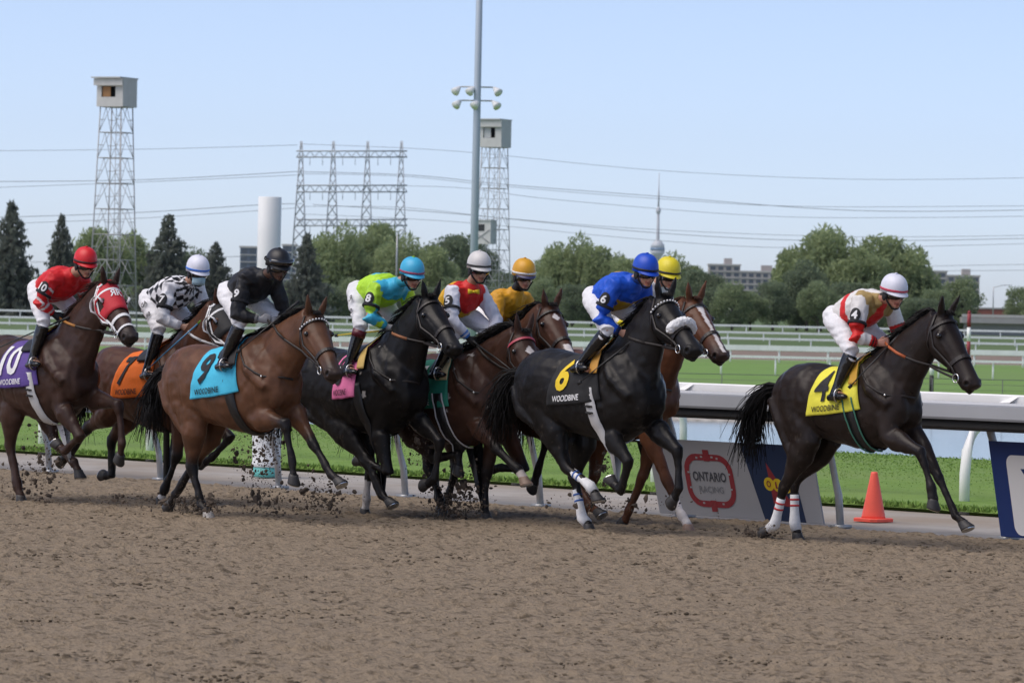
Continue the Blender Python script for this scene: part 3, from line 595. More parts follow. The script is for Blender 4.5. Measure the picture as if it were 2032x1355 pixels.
def quads(cent, size, droop=0.0, rng=None):
    n = len(cent); a = rng.normal(0, 1, (n, 3)); a /= np.linalg.norm(a, axis=1)[:, None]; b = rng.normal(0, 1, (n, 3)); b[:, 2] -= droop
    b -= a * (a * b).sum(1)[:, None]; b /= np.linalg.norm(b, axis=1)[:, None]; c = np.cross(a, b)
    s = size * rng.uniform(.5, 1.3, n)[:, None]; L = s * (1 + droop * .8)
    v = np.stack([cent - b * L, cent + c * s * .42, cent + b * L, cent - c * s * .42], 1).reshape(-1, 3)
    return v, np.arange(n * 4).reshape(-1, 4)
def crown_mesh(name, seed, kind):                    # unit tree: height 1, half width ~0.5 (scaled on placing)
    r = np.random.default_rng(seed); C = []
    if kind == 'spruce':
        for tier in range(34):
            z = .04 + .95 * tier / 34; R = .60 * (1 - z) ** .85 * r.uniform(.75, 1.2) + .015; nb = int(8 + 16 * (1 - z))
            for b in range(nb):
                a = r.uniform(0, 6.283); l = R * r.uniform(.65, 1.12); k = max(5, int(46 * l))
                t = r.uniform(.02, 1, k) ** .6; x = np.cos(a) * l * t; y = np.sin(a) * l * t
                C.append(np.stack([x + r.normal(0, .012, k), y + r.normal(0, .012, k), z - .09 * t * l / .5 + .06 * l * t ** 3 + r.normal(0, .006, k)], 1))
        c = np.concatenate(C); v, f = quads(c, .034, .3, r)
    else:
        nl = 40 if kind != 'willow' else 34; lob = []
        for q in range(nl):
            u = r.normal(0, 1, 3); u /= np.linalg.norm(u); rad = r.uniform(.45, 1) ** .5
            ctr = np.array([u[0] * .34 * rad, u[1] * .34 * rad, .50 + u[2] * .40 * rad]); lr = r.uniform(.10, .18)
            m = int(150 + 120 * r.random()); d_ = r.normal(0, 1, (m, 3)); d_ /= np.linalg.norm(d_, axis=1)[:, None]
            p = ctr + d_ * lr * r.uniform(.55, 1.08, m)[:, None] * np.array([1.15, 1.15, .85])
            C.append(p)
            if kind == 'willow':
                for s_ in range(9):
                    a = r.uniform(0, 6.283); x0 = ctr + np.array([np.cos(a), np.sin(a), -.1]) * lr; L = r.uniform(.12, .34); k = int(50 * L) + 4; t = np.linspace(0, 1, k)
                    C.append(np.stack([x0[0] + np.cos(a) * .04 * t + r.normal(0, .008, k), x0[1] + np.sin(a) * .04 * t + r.normal(0, .008, k), x0[2] - L * t], 1))
        c = np.concatenate(C); c = c[c[:, 2] > .05]; v, f = quads(c, .024 if kind == 'willow' else .027, .8 if kind == 'willow' else 0, r)
    me = bpy.data.meshes.new(name); me.from_pydata(v.tolist(), [], f.tolist()); return me
def trunk_mesh(seed, kind):
    r = random.Random(seed); mb = MB(); top = .96 if kind == 'spruce' else .72
    mb.tube([(0, 0, -.03), (.005, 0, .2), (-.004, .006, .5), (0, 0, top)], [.028, .022, .014, .003], 7)
    if kind != 'spruce':
        for q in range(9):
            a = r.uniform(0, 6.28); z = r.uniform(.16, .5); L = r.uniform(.2, .36)
            mb.tube([(0, 0, z), (math.cos(a) * L * .45, math.sin(a) * L * .45, z + L * .4), (math.cos(a) * L, math.sin(a) * L, z + L * .75)], [.013, .009, .003], 5)
    else:
        for q in range(14):
            a = r.uniform(0, 6.28); z = r.uniform(.08, .7); L = .42 * (1 - z)
            mb.tube([(0, 0, z), (math.cos(a) * L, math.sin(a) * L, z - .06)], [.006, .002], 4)
    return mb.mesh('trunk')
LIB = {}
for kd, n in (('spruce', 3), ('willow', 4), ('leafy', 4)):
    LIB[kd] = []
    for q in range(n):
        cm = crown_mesh('crown', 100 + q * 7 + len(kd), kd); tm = trunk_mesh(q, kd); tm.materials.append(M_BARK); LIB[kd].append((cm, tm))
CMAT = {}
def crown_of(kd, q, m):
    key = (kd, q, m.name)
    if key not in CMAT:
        me = LIB[kd][q][0].copy(); me.materials.append(m); CMAT[key] = me
    return CMAT[key]
rt = random.Random(11)
def tree(px, ytop, hwpx, d, kd, m, name, label, group):
    b0 = base(px, d); H = top_h(px, ytop, d); q = rt.randrange(len(LIB[kd])); w = hwpx / (F / d) / .40
    e = empty(name, b0, label, 'tree', group)
    c = bpy.data.objects.new('crown', crown_of(kd, q, m)); t = bpy.data.objects.new('trunk', LIB[kd][q][1])
    for o in (c, t): COL.objects.link(o); o.parent = e; o.scale = (w, w, H * (1.0 if kd == 'spruce' else 1.06)); o.rotation_euler = (0, 0, rt.uniform(0, 6.28))
GS, GW, GL = 'dark spruces beyond the far rail', 'pale willows beyond the far rail', 'leafy trees beyond the far rail'
for px, yt, hw, d, lb in ((18, 396, 56, 600, 'tall broad spruce standing farthest from the white standpipe'), (118, 423, 42, 620, 'dark spruce directly behind the rider in the red helmet'), (330, 422, 58, 640, 'dark spruce next to the lattice tower behind the checked silks rider'), (425, 478, 42, 640, 'short spruce showing between the checked rider and the rider in black'), (606, 460, 46, 640, 'dark spruce beside the white standpipe behind the black helmet')):
    tree(px, yt, hw, d, 'spruce', M_LS, 'spruce_tree', lb, GS)
for px, yt, hw, d, lb in ((195, 450, 62, 760, 'pale willow behind the orange shutter tower, next to the spruce behind the red helmet'), (262, 462, 60, 770, 'pale willow behind the orange shutter tower, next to the spruce behind the checked rider'), (672, 447, 62, 720, 'pale willow below the power gantry beside a dark spruce'), (738, 440, 66, 740, 'highest pale willow below the middle of the power gantry'), (800, 468, 60, 715, 'pale willow behind the straight grey lamp post'), (858, 492, 50, 700, 'pale willow beside the turquoise helmet'),
        (1135, 468, 62, 720, 'tallest pale willow between the gold helmet and the blue helmet'), (1196, 486, 58, 715, 'pale willow directly behind the back of the rider in blue'), (1095, 496, 45, 735, 'small pale willow just beside the gold helmet'), (1335, 505, 60, 730, 'pale willow at the foot of the needle tower behind the yellow helmet'), (1255, 512, 52, 700, 'pale willow directly behind the blue helmet')):
    tree(px, yt, hw, d, 'willow', M_LW, 'willow_tree', lb, GW)
for px, yt, hw, d, lb in ((1625, 450, 84, 680, 'highest willow of the big clump next to the stepped apartment block'), (1700, 488, 72, 675, 'middle willow of the big clump, lower than its two neighbours'), (1772, 466, 82, 690, 'willow of the big clump behind the white helmet of the leading rider')):
    tree(px, yt, hw, d, 'willow', M_LW, 'willow_tree', lb, 'willows of the big clump')
for px, yt, hw, d in ((890, 456, 60, 780), (940, 474, 50, 790), (375, 498, 45, 770), (1010, 535, 45, 760), (1050, 548, 45, 740), (1390, 530, 50, 700), (1600, 520, 55, 665), (1665, 520, 60, 700)):
    tree(px, yt, hw, d, 'leafy', M_LD, 'leafy_tree', 'dark leafy tree in the tree line beyond the rails', GL)
xs_ = list(range(-20, 1080, 55)); 
for i, px in enumerate(xs_):
    tree(px + rt.uniform(-12, 12), rt.uniform(545, 575), rt.uniform(36, 52), 655 + (i % 4) * 12, 'leafy', (M_LD, M_LM)[i % 2], 'leafy_tree', ('low dark leafy tree behind the farthest rail', 'low green leafy tree behind the farthest rail')[i % 2], 'low trees behind the farthest rail')
for i, px in enumerate(range(1080, 1920, 46)):
    tree(px + rt.uniform(-10, 10), rt.uniform(552, 590), rt.uniform(34, 48), 640 + (i % 4) * 10, 'leafy', (M_LM, M_LD, M_LM)[i % 3], 'leafy_tree', ('low green leafy tree behind the farthest rail', 'low dark leafy tree behind the farthest rail', 'low green leafy tree behind the farthest rail')[i % 3], 'low trees behind the farthest rail')
for px, yt, hw, d in ((2024, 566, 32, 700), (1897, 603, 22, 690), (1840, 545, 40, 690), (2060, 580, 40, 690)):
    tree(px, yt, hw, d, 'leafy', M_LM, 'leafy_tree', 'small green tree near the bridge and brick building', 'trees near the bridge')
# ================================================================== horses
TRUNK = [(-.84, 1.36, 1.16, .07), (-.79, 1.46, 1.06, .15), (-.70, 1.54, 1.00, .215), (-.56, 1.60, .96, .262), (-.40, 1.61, .95, .275), (-.22, 1.57, .90, .278), (-.02, 1.53, .84, .290), (.16, 1.53, .79, .295),
         (.30, 1.56, .765, .278), (.42, 1.61, .77, .25), (.54, 1.60, .82, .232), (.66, 1.50, .90, .215), (.75, 1.38, .97, .185), (.81, 1.27, 1.05, .12)]
HEADR = [(0, .092, .084), (.09, .130, .112), (.20, .156, .128), (.32, .162, .126), (.44, .144, .108), (.58, .115, .086), (.72, .096, .076), (.84, .092, .079), (.93, .085, .077), (.985, .062, .060), (1.005, .030, .030)]
def lerp(a, b, t): return a + (b - a) * t
def sell(c, u, v, a, b, n=18, pw=2.3):
    out = []
    for q in range(n):
        t = 2 * math.pi * q / n; ct, st = math.cos(t), math.sin(t)
        out.append(c + u * (a * math.copysign(abs(ct) ** (2 / pw), ct)) + v * (b * math.copysign(abs(st) ** (2 / pw), st)))
    return out
def seg_dist(P, A, B):
    A = np.array(A); B = np.array(B); d = B - A; t = np.clip(((P - A) @ d) / max(1e-9, d @ d), 0, 1); return np.linalg.norm(P - (A + t[:, None] * d), axis=1), t
class Horse: pass
def strands(mb, roots, rng):
    """roots: list of (points, r0) -> tapered three-sided hair locks"""
    for pts, r0 in roots:
        n = len(pts); mb.tube(pts, [r0 * (1 - .85 * (i / (n - 1)) ** 1.3) + .0008 for i in range(n)], 3)
def make_horse(S):
    H = Horse(); yc = S['yc']; H.S = S; rng = random.Random(S['seed'])
    w3, c3 = onY(*S['W'], yc), onY(*S['C'], yc); X0 = (w3.x + c3.x) / 2; H.O = Vector((X0, yc, 0)); O = H.O
    def L(px, py, dy): return onY(px, py, yc + dy) - O
    H.L = L
    w, c = w3 - O, c3 - O
    ang = math.atan2(w.z - c.z, w.x - c.x) - math.atan2(.02, .95); sc = min(1.05, max(.95, math.hypot(w.x - c.x, w.z - c.z) / .95))
    ca, sa = math.cos(ang), math.sin(ang); mid = (w + c) / 2; mt = Vector((-.025, 0, 1.61))
    def T(x, y, z):
        dx, dz = (x - mt.x) * sc, (z - mt.z) * sc; return Vector((mid.x + dx * ca - dz * sa, y * sc, mid.z + dx * sa + dz * ca))
    H.T = T; H.sc = sc; ez = Vector((-sa, 0, ca)); ex = Vector((ca, 0, sa)); ey = Vector((0, 1, 0))
    B = MB()
    rr = []
    for x, zt_, zb, hw in TRUNK:
        cc = T(x, 0, (zt_ + zb) / 2); rr.append(sell(cc, ey, ez, hw * sc, (zt_ - zb) / 2 * sc, 22, 2.25))
    B.loft(rr)
    # head frame
    P = L(*S['P'], 0); N0 = L(*S['N'], S.get('ndy', -.04)); hd = (N0 - P); hl = min(.75, max(.68, hd.length * 1.24)) * S.get('hs', 1.0); ht = hd.normalized()
    hs = ht.cross(Vector((0, 0, 1))).normalized(); hdn = hs.cross(ht).normalized()
    if hdn.x > 0: hdn = -hdn
    if hs.y > 0: hs = -hs                       # hs points to the near (right) side
    H.P, H.ht, H.hs, H.hdn, H.hl = P, ht, hs, hdn, hl
    def hr(t):
        for i in range(len(HEADR) - 1):
            if HEADR[i][0] <= t <= HEADR[i + 1][0]:
                f = (t - HEADR[i][0]) / (HEADR[i + 1][0] - HEADR[i][0]); return lerp(HEADR[i][1], HEADR[i + 1][1], f), lerp(HEADR[i][2], HEADR[i + 1][2], f)
        return HEADR[-1][1:]
    def hsurf(t, a, off=0.0):                    # a = 0 forehead, 90 near cheek, 180 jaw
        rn, ry = hr(t); c_ = P + ht * (t * hl) + hdn * rn; an = math.radians(a); return c_ - hdn * ((rn + off) * math.cos(an)) + hs * ((ry + off) * math.sin(an))
    H.hsurf = hsurf
    B.loft([sell(P + ht * (t * hl) + hdn * rn, hs, hdn, ry, rn, 16, 2.2) for t, rn, ry in HEADR])
    # brow, nostril rim and chin
    for sg in (-1, 1):
        B.ball(P + ht * (.27 * hl) + hdn * .076 + hs * (sg * .104), .034); B.ball(P + ht * (.30 * hl) + hdn * .17 + hs * (sg * .055), (.07, .05, .07)); B.ball(P + ht * (.925 * hl) + hdn * .048 + hs * (sg * .060), .028)
    B.ball(P + ht * (.97 * hl) + hdn * .125, .033)
    # ears
    for sg in (-1, 1):
        eb = P + hs * (sg * .052) + ht * .025 + hdn * .02; ed = (-hdn * .75 - ht * S.get('earback', .45) + hs * (sg * .22)).normalized()
        B.tube([eb - ed * .03, eb + ed * .055, eb + ed * .12, eb + ed * .185], [(.034, .026), (.038, .024), (.026, .016), (.006, .006)], 10, side=hs)
    # neck
    nb = T(.46, 0, 1.24); ne = P + hdn * .115 + ht * .05; cm = (nb + ne) / 2 + Vector((-.02, 0, .05 + S.get('arch', 0))); NR = [(0, .38, .19), (.18, .325, .165), (.38, .265, .136), (.6, .215, .113), (.8, .178, .100), (1, .150, .090)]
    def npt(t): return nb * (1 - t) ** 2 + cm * 2 * t * (1 - t) + ne * t * t
    def ntan(t): return ((cm - nb) * (1 - t) + (ne - cm) * t).normalized()
    rings = []
    for t, rn, ry in NR:
        tn = ntan(t); up = (Vector((0, 0, 1)) - tn * tn.z).normalized(); sd_ = tn.cross(up); rings.append(sell(npt(t), sd_, up, ry * sc, rn * sc, 16, 2.1))
    B.loft(rings)
    # legs
    LEG = {}; segs = []
    for key in ('RF', 'LF', 'RH', 'LH'):
        sg = -1 if key[0] == 'R' else 1; fore = key[1] == 'F'; px = S[key]
        lat = (.135, .125, .115, .115) if fore else (.15, .125, .12, .12)
        J = [L(px[i][0], px[i][1], sg * lat[i]) for i in range(4)]
        # bone lengths
        def limit(a, b, lo, hi):
            d = b - a; l = d.length; return a + d * (min(hi, max(lo, l)) / l)
        base_ = T(.43, 0, .96) if fore else T(-.30, 0, 1.03); base_.y = J[0].y
        J[0] = base_ + (J[0] - base_) * min(1, .22 / max(.01, (J[0] - base_).length))
        k1 = limit(J[0], J[1], .36, .50) if fore else limit(J[0], J[1], .40, .50)
        J2 = J[2] + (k1 - J[1]) * .5; f1 = limit(k1, J2, .27, .37) if fore else limit(k1, J2, .34, .42)
        J3 = J[3] + (f1 - J[2]) * .6; pd = (J3 - f1).normalized(); cor = f1 + pd * .105
        # hoof frame
        a_ = math.radians(-32); n_ = Vector((pd.x * math.cos(a_) - pd.z * math.sin(a_), pd.y, pd.x * math.sin(a_) + pd.z * math.cos(a_))).normalized()
        if S.get('g', '').find(key) >= 0: n_ = Vector((-.1, 0, -1)).normalized()
        toe = Vector((-n_.z, 0, n_.x)).normalized(); lat_ = n_.cross(toe)
        sole = cor + n_ * .07 + toe * .028; low = sole.z
        if key in S.get('g', '') or low < .0:
            dz = -.012 - low
            cor.z += dz; sole.z += dz; f1.z += dz; k1.z += dz * .6
        LEG[key] = (J[0], k1, f1, cor)
        mk = MB(); mk.loft([sell(cor - n_ * .012, toe, lat_, .043, .041, 14, 2), sell(cor + n_ * .004, toe, lat_, .047, .044, 14, 2), sell(sole - n_ * .012, toe, lat_, .064, .057, 14, 2), sell(sole, toe, lat_, .063, .056, 14, 2)])
        H.__dict__.setdefault('hoofmb', []).append((mk, key))
        sh = MB(); sh.loft([sell(sole + n_ * .0005, toe, lat_, .062, .055, 14, 2), sell(sole + n_ * .007, toe, lat_, .060, .053, 14, 2)]); H.__dict__.setdefault('shoemb', []).append(sh)
        top = T(.56, sg * .13, 1.26) if fore else T(-.50, sg * .135, 1.34)
        top2 = T(.64, sg * .14, 1.10) if fore else None
        s_ = sc
        if fore:
            prof = [(top, .12, .075), (lerp(top, J[0], .5) + ex * .03, .135, .08), (J[0], .098, .07)]
            prof += [(lerp(J[0], k1, t), a * s_, b * s_) for t, a, b in ((.22, .108, .078), (.45, .088, .066), (.70, .064, .052), (.88, .054, .049), (1, .058, .053))]
            prof += [(lerp(k1, f1, t), a * s_, b * s_) for t, a, b in ((.12, .050, .046), (.28, .039, .034), (.6, .036, .031), (.84, .040, .036), (1, .047, .042))]
        else:
            prof = [(top, .23, .115), (lerp(top, J[0], .55), .21, .115), (J[0], .150, .095)]
            prof += [(lerp(J[0], k1, t), a * s_, b * s_) for t, a, b in ((.25, .142, .094), (.5, .106, .074), (.75, .070, .053), (.9, .062, .048), (1, .066, .051))]
            prof += [(lerp(k1, f1, t), a * s_, b * s_) for t, a, b in ((.10, .058, .048), (.25, .044, .037), (.6, .039, .033), (.86, .043, .037), (1, .050, .043))]
        prof += [(lerp(f1, cor, .5), .039, .036), (cor, .046, .043), (cor + n_ * .015, .040, .037)]
        rings = []
        for i, (p, a, b) in enumerate(prof):
            t = (prof[min(i + 1, len(prof) - 1)][0] - prof[max(i - 1, 0)][0]).normalized(); side_ = (ey - t * t.y).normalized(); fr = side_.cross(t); rings.append(sell(p, fr, side_, a, b, 14, 2.1))
        B.loft(rings)
        if not fore:   # point of hock, hamstring
            back = (k1 - J[0]).normalized(); B.tube([T(-.72, sg * .11, 1.30), T(-.62, sg * .13, 1.08), lerp(J[0], k1, .45)], [(.13, .08), (.13, .085), (.06, .05)], 12, side=ey)
            hb = (k1 - J[0]).cross(ey).normalized(); cn = (f1 - k1).normalized(); B.ball(k1 - cn * .035 + (Vector((-1, 0, 0)) - cn * (-cn.x)).normalized() * .03, .03)
        else:          # shoulder blade, breast
            B.tube([T(.40, sg * .10, 1.50), T(.54, sg * .155, 1.28), T(.70, sg * .13, 1.12)], [(.10, .06), (.13, .075), (.10, .07)], 12, side=ey)
            B.ball(T(.72, sg * .085, 1.08), (.10, .085, .14))
    H.LEG = LEG
    me = remesh(B, .0125, 7, .5)
    # surface relief: a few muscle grooves and veins come from low noise
    V = mverts(me); nrm = np.empty(len(me.vertices) * 3); me.vertices.foreach_get('normal', nrm); nrm = nrm.reshape(-1, 3)
    gr = vnoise(V * np.array((1.0, .7, .55)) + 5 + S['seed'], 5.0, S['seed'] + 2); disp = (vnoise(V + 7 + S['seed'], 8, S['seed']) - .5) * .016 - .005 * np.exp(-((gr - .5) / .07) ** 2) + (vnoise(V + 3, 20, S['seed'] + 1) - .5) * .007
    Pn = np.array(P); hdist = (V - Pn) @ np.array(ht); inhead = (np.linalg.norm(V - np.array(P + ht * (.5 * hl) + hdn * .1), axis=1) < .42)
    disp[inhead] *= .3
    hv0 = V - Pn; t0_ = (hv0 @ np.array(ht)) / hl; d0_ = hv0 @ np.array(hdn); p0_ = hv0 @ np.array(hs)
    NOS = []
    for sg in (-1, 1):
        nc = np.array(P + ht * (.935 * hl) + hdn * .056 + hs * (sg * .076)); w_ = (V - nc); q_ = np.sqrt(((w_ @ np.array(ht)) / 1.0) ** 2 + ((w_ @ np.array(hdn)) / 1.35) ** 2 + ((w_ @ np.array(hs)) / 2.0) ** 2); NOS.append(q_)
        disp += np.where(q_ < .022, -.020 * (1 - q_ / .022), 0) + .007 * np.exp(-((q_ - .030) / .008) ** 2)
    mouth = inhead & (t0_ > .74) & (t0_ < 1.01) & (np.abs(d0_ - (.128 - .03 * (t0_ - .74) / .26)) < .007); disp[mouth] -= .006
    crest = inhead & (t0_ > .30) & (t0_ < .62) & (np.abs(d0_ - (.085 + .03 * (.62 - t0_))) < .012) & (np.abs(p0_) > .05); disp[crest] += .005
    V = V + nrm * disp[:, None]; me.vertices.foreach_set('co', V.ravel()); me.update()
    # ------- colours
    coat = np.array(S['coat']); dark = np.array(S.get('dark', (.010, .008, .008))); col = np.tile(coat, (len(V), 1))
    nz = vnoise(V + 11, 2.2, S['seed'] + 3)[:, None]; col = col * (0.75 + .5 * nz)
    under = np.clip((1.0 - V[:, 2]) / .25, 0, 1)[:, None] * 0
    best = np.full(len(V), 9.0); par = np.zeros(len(V)); who = np.zeros(len(V), int)
    for qi, key in enumerate(('RF', 'LF', 'RH', 'LH')):
        J = LEG[key]
        for i in range(3):
            dist, t = seg_dist(V, J[i], J[i + 1]); m_ = dist < best; best[m_] = dist[m_]; par[m_] = i + t[m_]; who[m_] = qi
    leg = best < .15
    pt = S.get('points', 1.0); lm = np.clip((par - .62) / .35, 0, 1) * leg * (best < .11) * pt
    col = col * (1 - lm[:, None]) + dark * lm[:, None]
    for key, (p0, colr) in S.get('socks', {}).items():
        qi = ('RF', 'LF', 'RH', 'LH').index(key); m_ = (who == qi) & (best < .07) & (par > p0 + .08 * (vnoise(V, 20, 4) - .5)); col[m_] = colr
    tt = hdist / hl; hv = V - Pn; perp = hv @ np.array(hs); dn = hv @ np.array(hdn)
    hm = inhead & (tt > -.05) & (dn > -.06) & (dn < .32)
    mz = np.clip((tt - .68) / .2, 0, 1) * hm; mzc = np.minimum(np.array((.030, .026, .025)), coat * 1.2 + .006); col = col * (1 - .8 * mz[:, None]) + mzc * .8 * mz[:, None]
    nost = [np.linalg.norm(V - np.array(P + ht * (.935 * hl) + hdn * .054 + hs * (sg * .078)), axis=1) for sg in (-1, 1)]
    for n_ in NOS: col[n_ < .021] = (.003, .002, .002)
    col[mouth] = (.004, .003, .003)
    for mk in S.get('marks', []):                # white face marks: (t0, t1, half width at t0, half width at t1)
        t0, t1, a0, a1 = mk; f = np.clip((tt - t0) / max(1e-6, t1 - t0), 0, 1); ww = a0 + (a1 - a0) * f + .008 * (vnoise(V, 40, 9) - .5)
        m_ = hm & (tt > t0) & (tt < t1) & (np.abs(perp) < ww) & (dn < .05); col[m_] = (.62, .58, .56)
    if 'star' in S:
        t0, rad = S['star']; m_ = hm & (dn < .06) & ((np.abs((tt - t0) * hl) / 1.25 + np.abs(perp)) < rad); col[m_] = (.62, .58, .56)
    if S.get('wet'):
        foam = vnoise(V, 26, 31); sh = np.linalg.norm(V - np.array(T(.55, -.2, 1.30)), axis=1) < .34; m_ = sh & (foam > .80) & (vnoise(V, 5, 32) > .5); col[m_] = (.40, .38, .36)
    low = np.clip((1.25 - V[:, 2]) / .5, 0, 1); mud = (vnoise(V + 1, 75, S['seed'] + 40) > .93 - .10 * low) & (vnoise(V, 5, 41) > .45); col[mud & ~inhead] = col[mud & ~inhead] * .5 + np.array((.06, .047, .034)) * .6   # thrown-up dirt stuck to the coat
    set_col(me, col)
    e = empty('racehorse', O, S['label'], 'horse', 'racehorses galloping on the dirt'); H.e = e
    body = mobj('body', me, M_COAT, e)
    H.bvh = BVHTree.FromPolygons([tuple(v) for v in V], [tuple(p.vertices) for p in me.polygons])
    for (mk, key) in H.hoofmb:
        hc = S.get('hooves', {}).get(key, (.035, .032, .031)); o = mk.build('hoof', plain('hoof_%.3f_%.3f' % (hc[0], hc[1]), hc, .55, nscale=20, namt=.25), e)
    for mk in H.shoemb: mk.build('horseshoe', M_STEEL, e, smooth=False)
    for sg in (-1, 1):
        MB().ball(P + ht * (.285 * hl) + hdn * .075 + hs * (sg * .122), .0235, 10, 8).build('eye', M_EYE, e)
    # ------- mane, forelock and tail
    hc = S.get('hair', (.010, .009, .009)); mb = MB(); R_ = []
    for i in range(420):
        t = rng.uniform(.16, 1.0); tn = ntan(t); up = (Vector((0, 0, 1)) - tn * tn.z).normalized(); rn = np.interp(t, [q[0] for q in NR], [q[1] for q in NR]) * sc
        r0 = npt(t) + up * (rn - .02) + ey * rng.uniform(-.015, .015); sd_ = rng.choice((-1, 1, 1)); ln = rng.uniform(.06, .14) * S.get('mane', 1.0)
        d1 = (up * 1.0 - tn * .45 + ey * (.25 * sd_) + Vector((rng.gauss(0, .15), rng.gauss(0, .15), rng.gauss(0, .1)))).normalized(); d2 = (up * .15 - tn * 1.0 + ey * (.45 * sd_) + Vector((rng.gauss(0, .15), rng.gauss(0, .15), rng.gauss(0, .15)))).normalized()
        R_.append(([r0, r0 + d1 * ln * .4, r0 + d1 * ln * .55 + d2 * ln * .4, r0 + d1 * ln * .55 + d2 * ln * .85], rng.uniform(.005, .009)))
    strands(mb, R_, rng); mm = mb.mesh('mane'); set_col(mm, np.array(hc)); mobj('mane', mm, M_HAIR, e); mm.polygons.foreach_set('use_smooth', [True] * len(mm.polygons)); mb = MB(); R_ = []
    for i in range(26):
        r0 = P + hs * rng.uniform(-.035, .035) - hdn * .0 + ht * .02; ln = rng.uniform(.06, .12); d1 = (-hdn * .8 + ht * .3 + hs * rng.gauss(0, .2)).normalized(); d2 = (ht * .9 - hdn * .15 + hs * rng.gauss(0, .35)).normalized()
        R_.append(([r0, r0 + d1 * ln * .3, r0 + d1 * ln * .3 + d2 * ln * .6], .008))
    strands(mb, R_, rng); mm = mb.mesh('forelock'); set_col(mm, np.array(hc)); mobj('forelock', mm, M_HAIR, e); mm.polygons.foreach_set('use_smooth', [True] * len(mm.polygons))
    tb = T(-.80, 0, 1.42); tl = S.get('tail', (.30, .62)); mb = MB(); R_ = []
    for i in range(420):
        a = rng.uniform(0, 6.28); rr_ = rng.uniform(0, .032); f = rng.uniform(.45, 1.0); sp = Vector((rng.gauss(0, .036), rng.gauss(0, .038), rng.gauss(0, .036)))
        p0 = tb + Vector((0, math.cos(a) * rr_, math.sin(a) * rr_)); back, drop = tl
        p1 = p0 + Vector((-back * .40, 0, .01 - drop * .04)) + sp * .4; p2 = p0 + Vector((-back * .80 * (.6 + .4 * f), 0, -drop * .26 * f)) + sp * 1.0
        p3 = p0 + Vector((-back * 1.06 * (.6 + .4 * f), 0, -drop * .62 * f)) + sp * 1.6; p4 = p0 + Vector((-back * 1.05 * (.6 + .4 * f) - rng.uniform(-.05, .10), 0, -drop * 1.05 * f)) + sp * 2.2
        R_.append(([q for q in (p0 + Vector((.06, 0, 0)), p0, p1, p2, p3, p4)], rng.uniform(.0045, .0085)))
    strands(mb, R_, rng); mm = mb.mesh('tail'); set_col(mm, np.array(hc)); mobj('tail', mm, M_HAIR, e); mm.polygons.foreach_set('use_smooth', [True] * len(mm.polygons))
    # ------- bridle
    def ringband(name, t, a0, a1, hw, off, m, n=16, slope=0.0):
        mb = MB(); A = []; 
        for q in range(n + 1):
            a = lerp(a0, a1, q / n); tt_ = t + slope * (1 - math.cos(math.radians(a))) / 2
            A.append([hsurf(tt_ - hw, a, off), hsurf(tt_ - hw, a, off + .006), hsurf(tt_ + hw, a, off + .006), hsurf(tt_ + hw, a, off)])
        mb.loft(A); return mb.build(name, m, e, smooth=False)
    bm_ = M_WHITE if S.get('white_bridle') else M_BRIDLE
    if S.get('browband'):
        ringband('browband', .155, -88, 88, .016, .008, M_LEATH); 
        for q in range(15):
            a = lerp(-80, 80, q / 14); MB().ball(hsurf(.155, a, .018), .0085, 8, 5).build('browband_bead', M_WHITEP, e)
    else: ringband('browband', .155, -88, 88, .015, .008, S.get('browmat') or bm_)
    ringband('noseband', .62, 0, 360, .022, .006, bm_, 24, .02)
    if S.get('white_bridle'): ringband('nose_strap', .80, -150, 150, .015, .006, bm_, 18, .03)
    if S.get('sheepskin'):
        mb = MB(); pts = [hsurf(.56, a, .030) for a in range(-78, 79, 13)]; mb.tube(pts, [.028] + [.043] * (len(pts) - 2) + [.028], 12); me2 = remesh(mb, .008, 2, .5); v2 = mverts(me2); n2 = np.empty(len(v2) * 3); me2.vertices.foreach_get('normal', n2); v2 = v2 + n2.reshape(-1, 3) * ((vnoise(v2, 70, 2) - .4) * .016)[:, None]; me2.vertices.foreach_set('co', v2.ravel()); mobj('sheepskin_noseband', me2, M_WHITE, e)
    for sg in (-1, 1):
        mb = MB(); pth = [hsurf(.03, 60 * sg, .012), hsurf(.14, 84 * sg, .012), hsurf(.34, 98 * sg, .008), hsurf(.52, 100 * sg, .008), hsurf(.66, 100 * sg, .008), hsurf(.80, 104 * sg, .012)]
        mb.tube(pth, [(.012, .005)] * 6, 6, side=ht); mb.build('cheekpiece', bm_, e)
        mb = MB(); pth = [hsurf(.12, 84 * sg, .012), hsurf(.24, 120 * sg, .010), hsurf(.34, 155 * sg, .010), hsurf(.36, 180 * sg, .012)]; mb.tube(pth, [(.010, .005)] * 4, 6, side=ht); mb.build('throatlatch', bm_, e)
        c_ = hsurf(.81, 104 * sg, .020); mb = MB(); pr = [c_ + (ht * math.cos(q * math.pi / 8) + hdn * math.sin(q * math.pi / 8)) * .036 for q in range(17)]; mb.tube(pr, .0055, 6, side=hs); mb.build('bit_ring', M_STEEL, e)
        H.__dict__.setdefault('bit', {})[sg] = c_
    # blinker hood
    if S.get('hood'):
        hcol = plain('hood_' + S['hood'][0], S['hood'][1], .7, nscale=40, namt=.06, bump=.2); mb = MB(); rings = []
        tl_ = [.0, .05, .12, .20, .28, .36, .44, .50]
        for t in tl_:
            rings.append([hsurf(t, a, .012) for a in np.linspace(-112, 112, 29)])
        n = 29; fs = []
        for i in range(len(tl_) - 1):
            for j in range(n - 1):
                am = abs(-112 + 224 * (j + .5) / 28); tm_ = (tl_[i] + tl_[i + 1]) / 2
                if 62 < am < 100 and .2 < tm_ < .40: continue
                if am < 40 and tm_ > .44 + am * .001: pass
                fs.append((i * n + j, i * n + j + 1, (i + 1) * n + j + 1, (i + 1) * n + j))
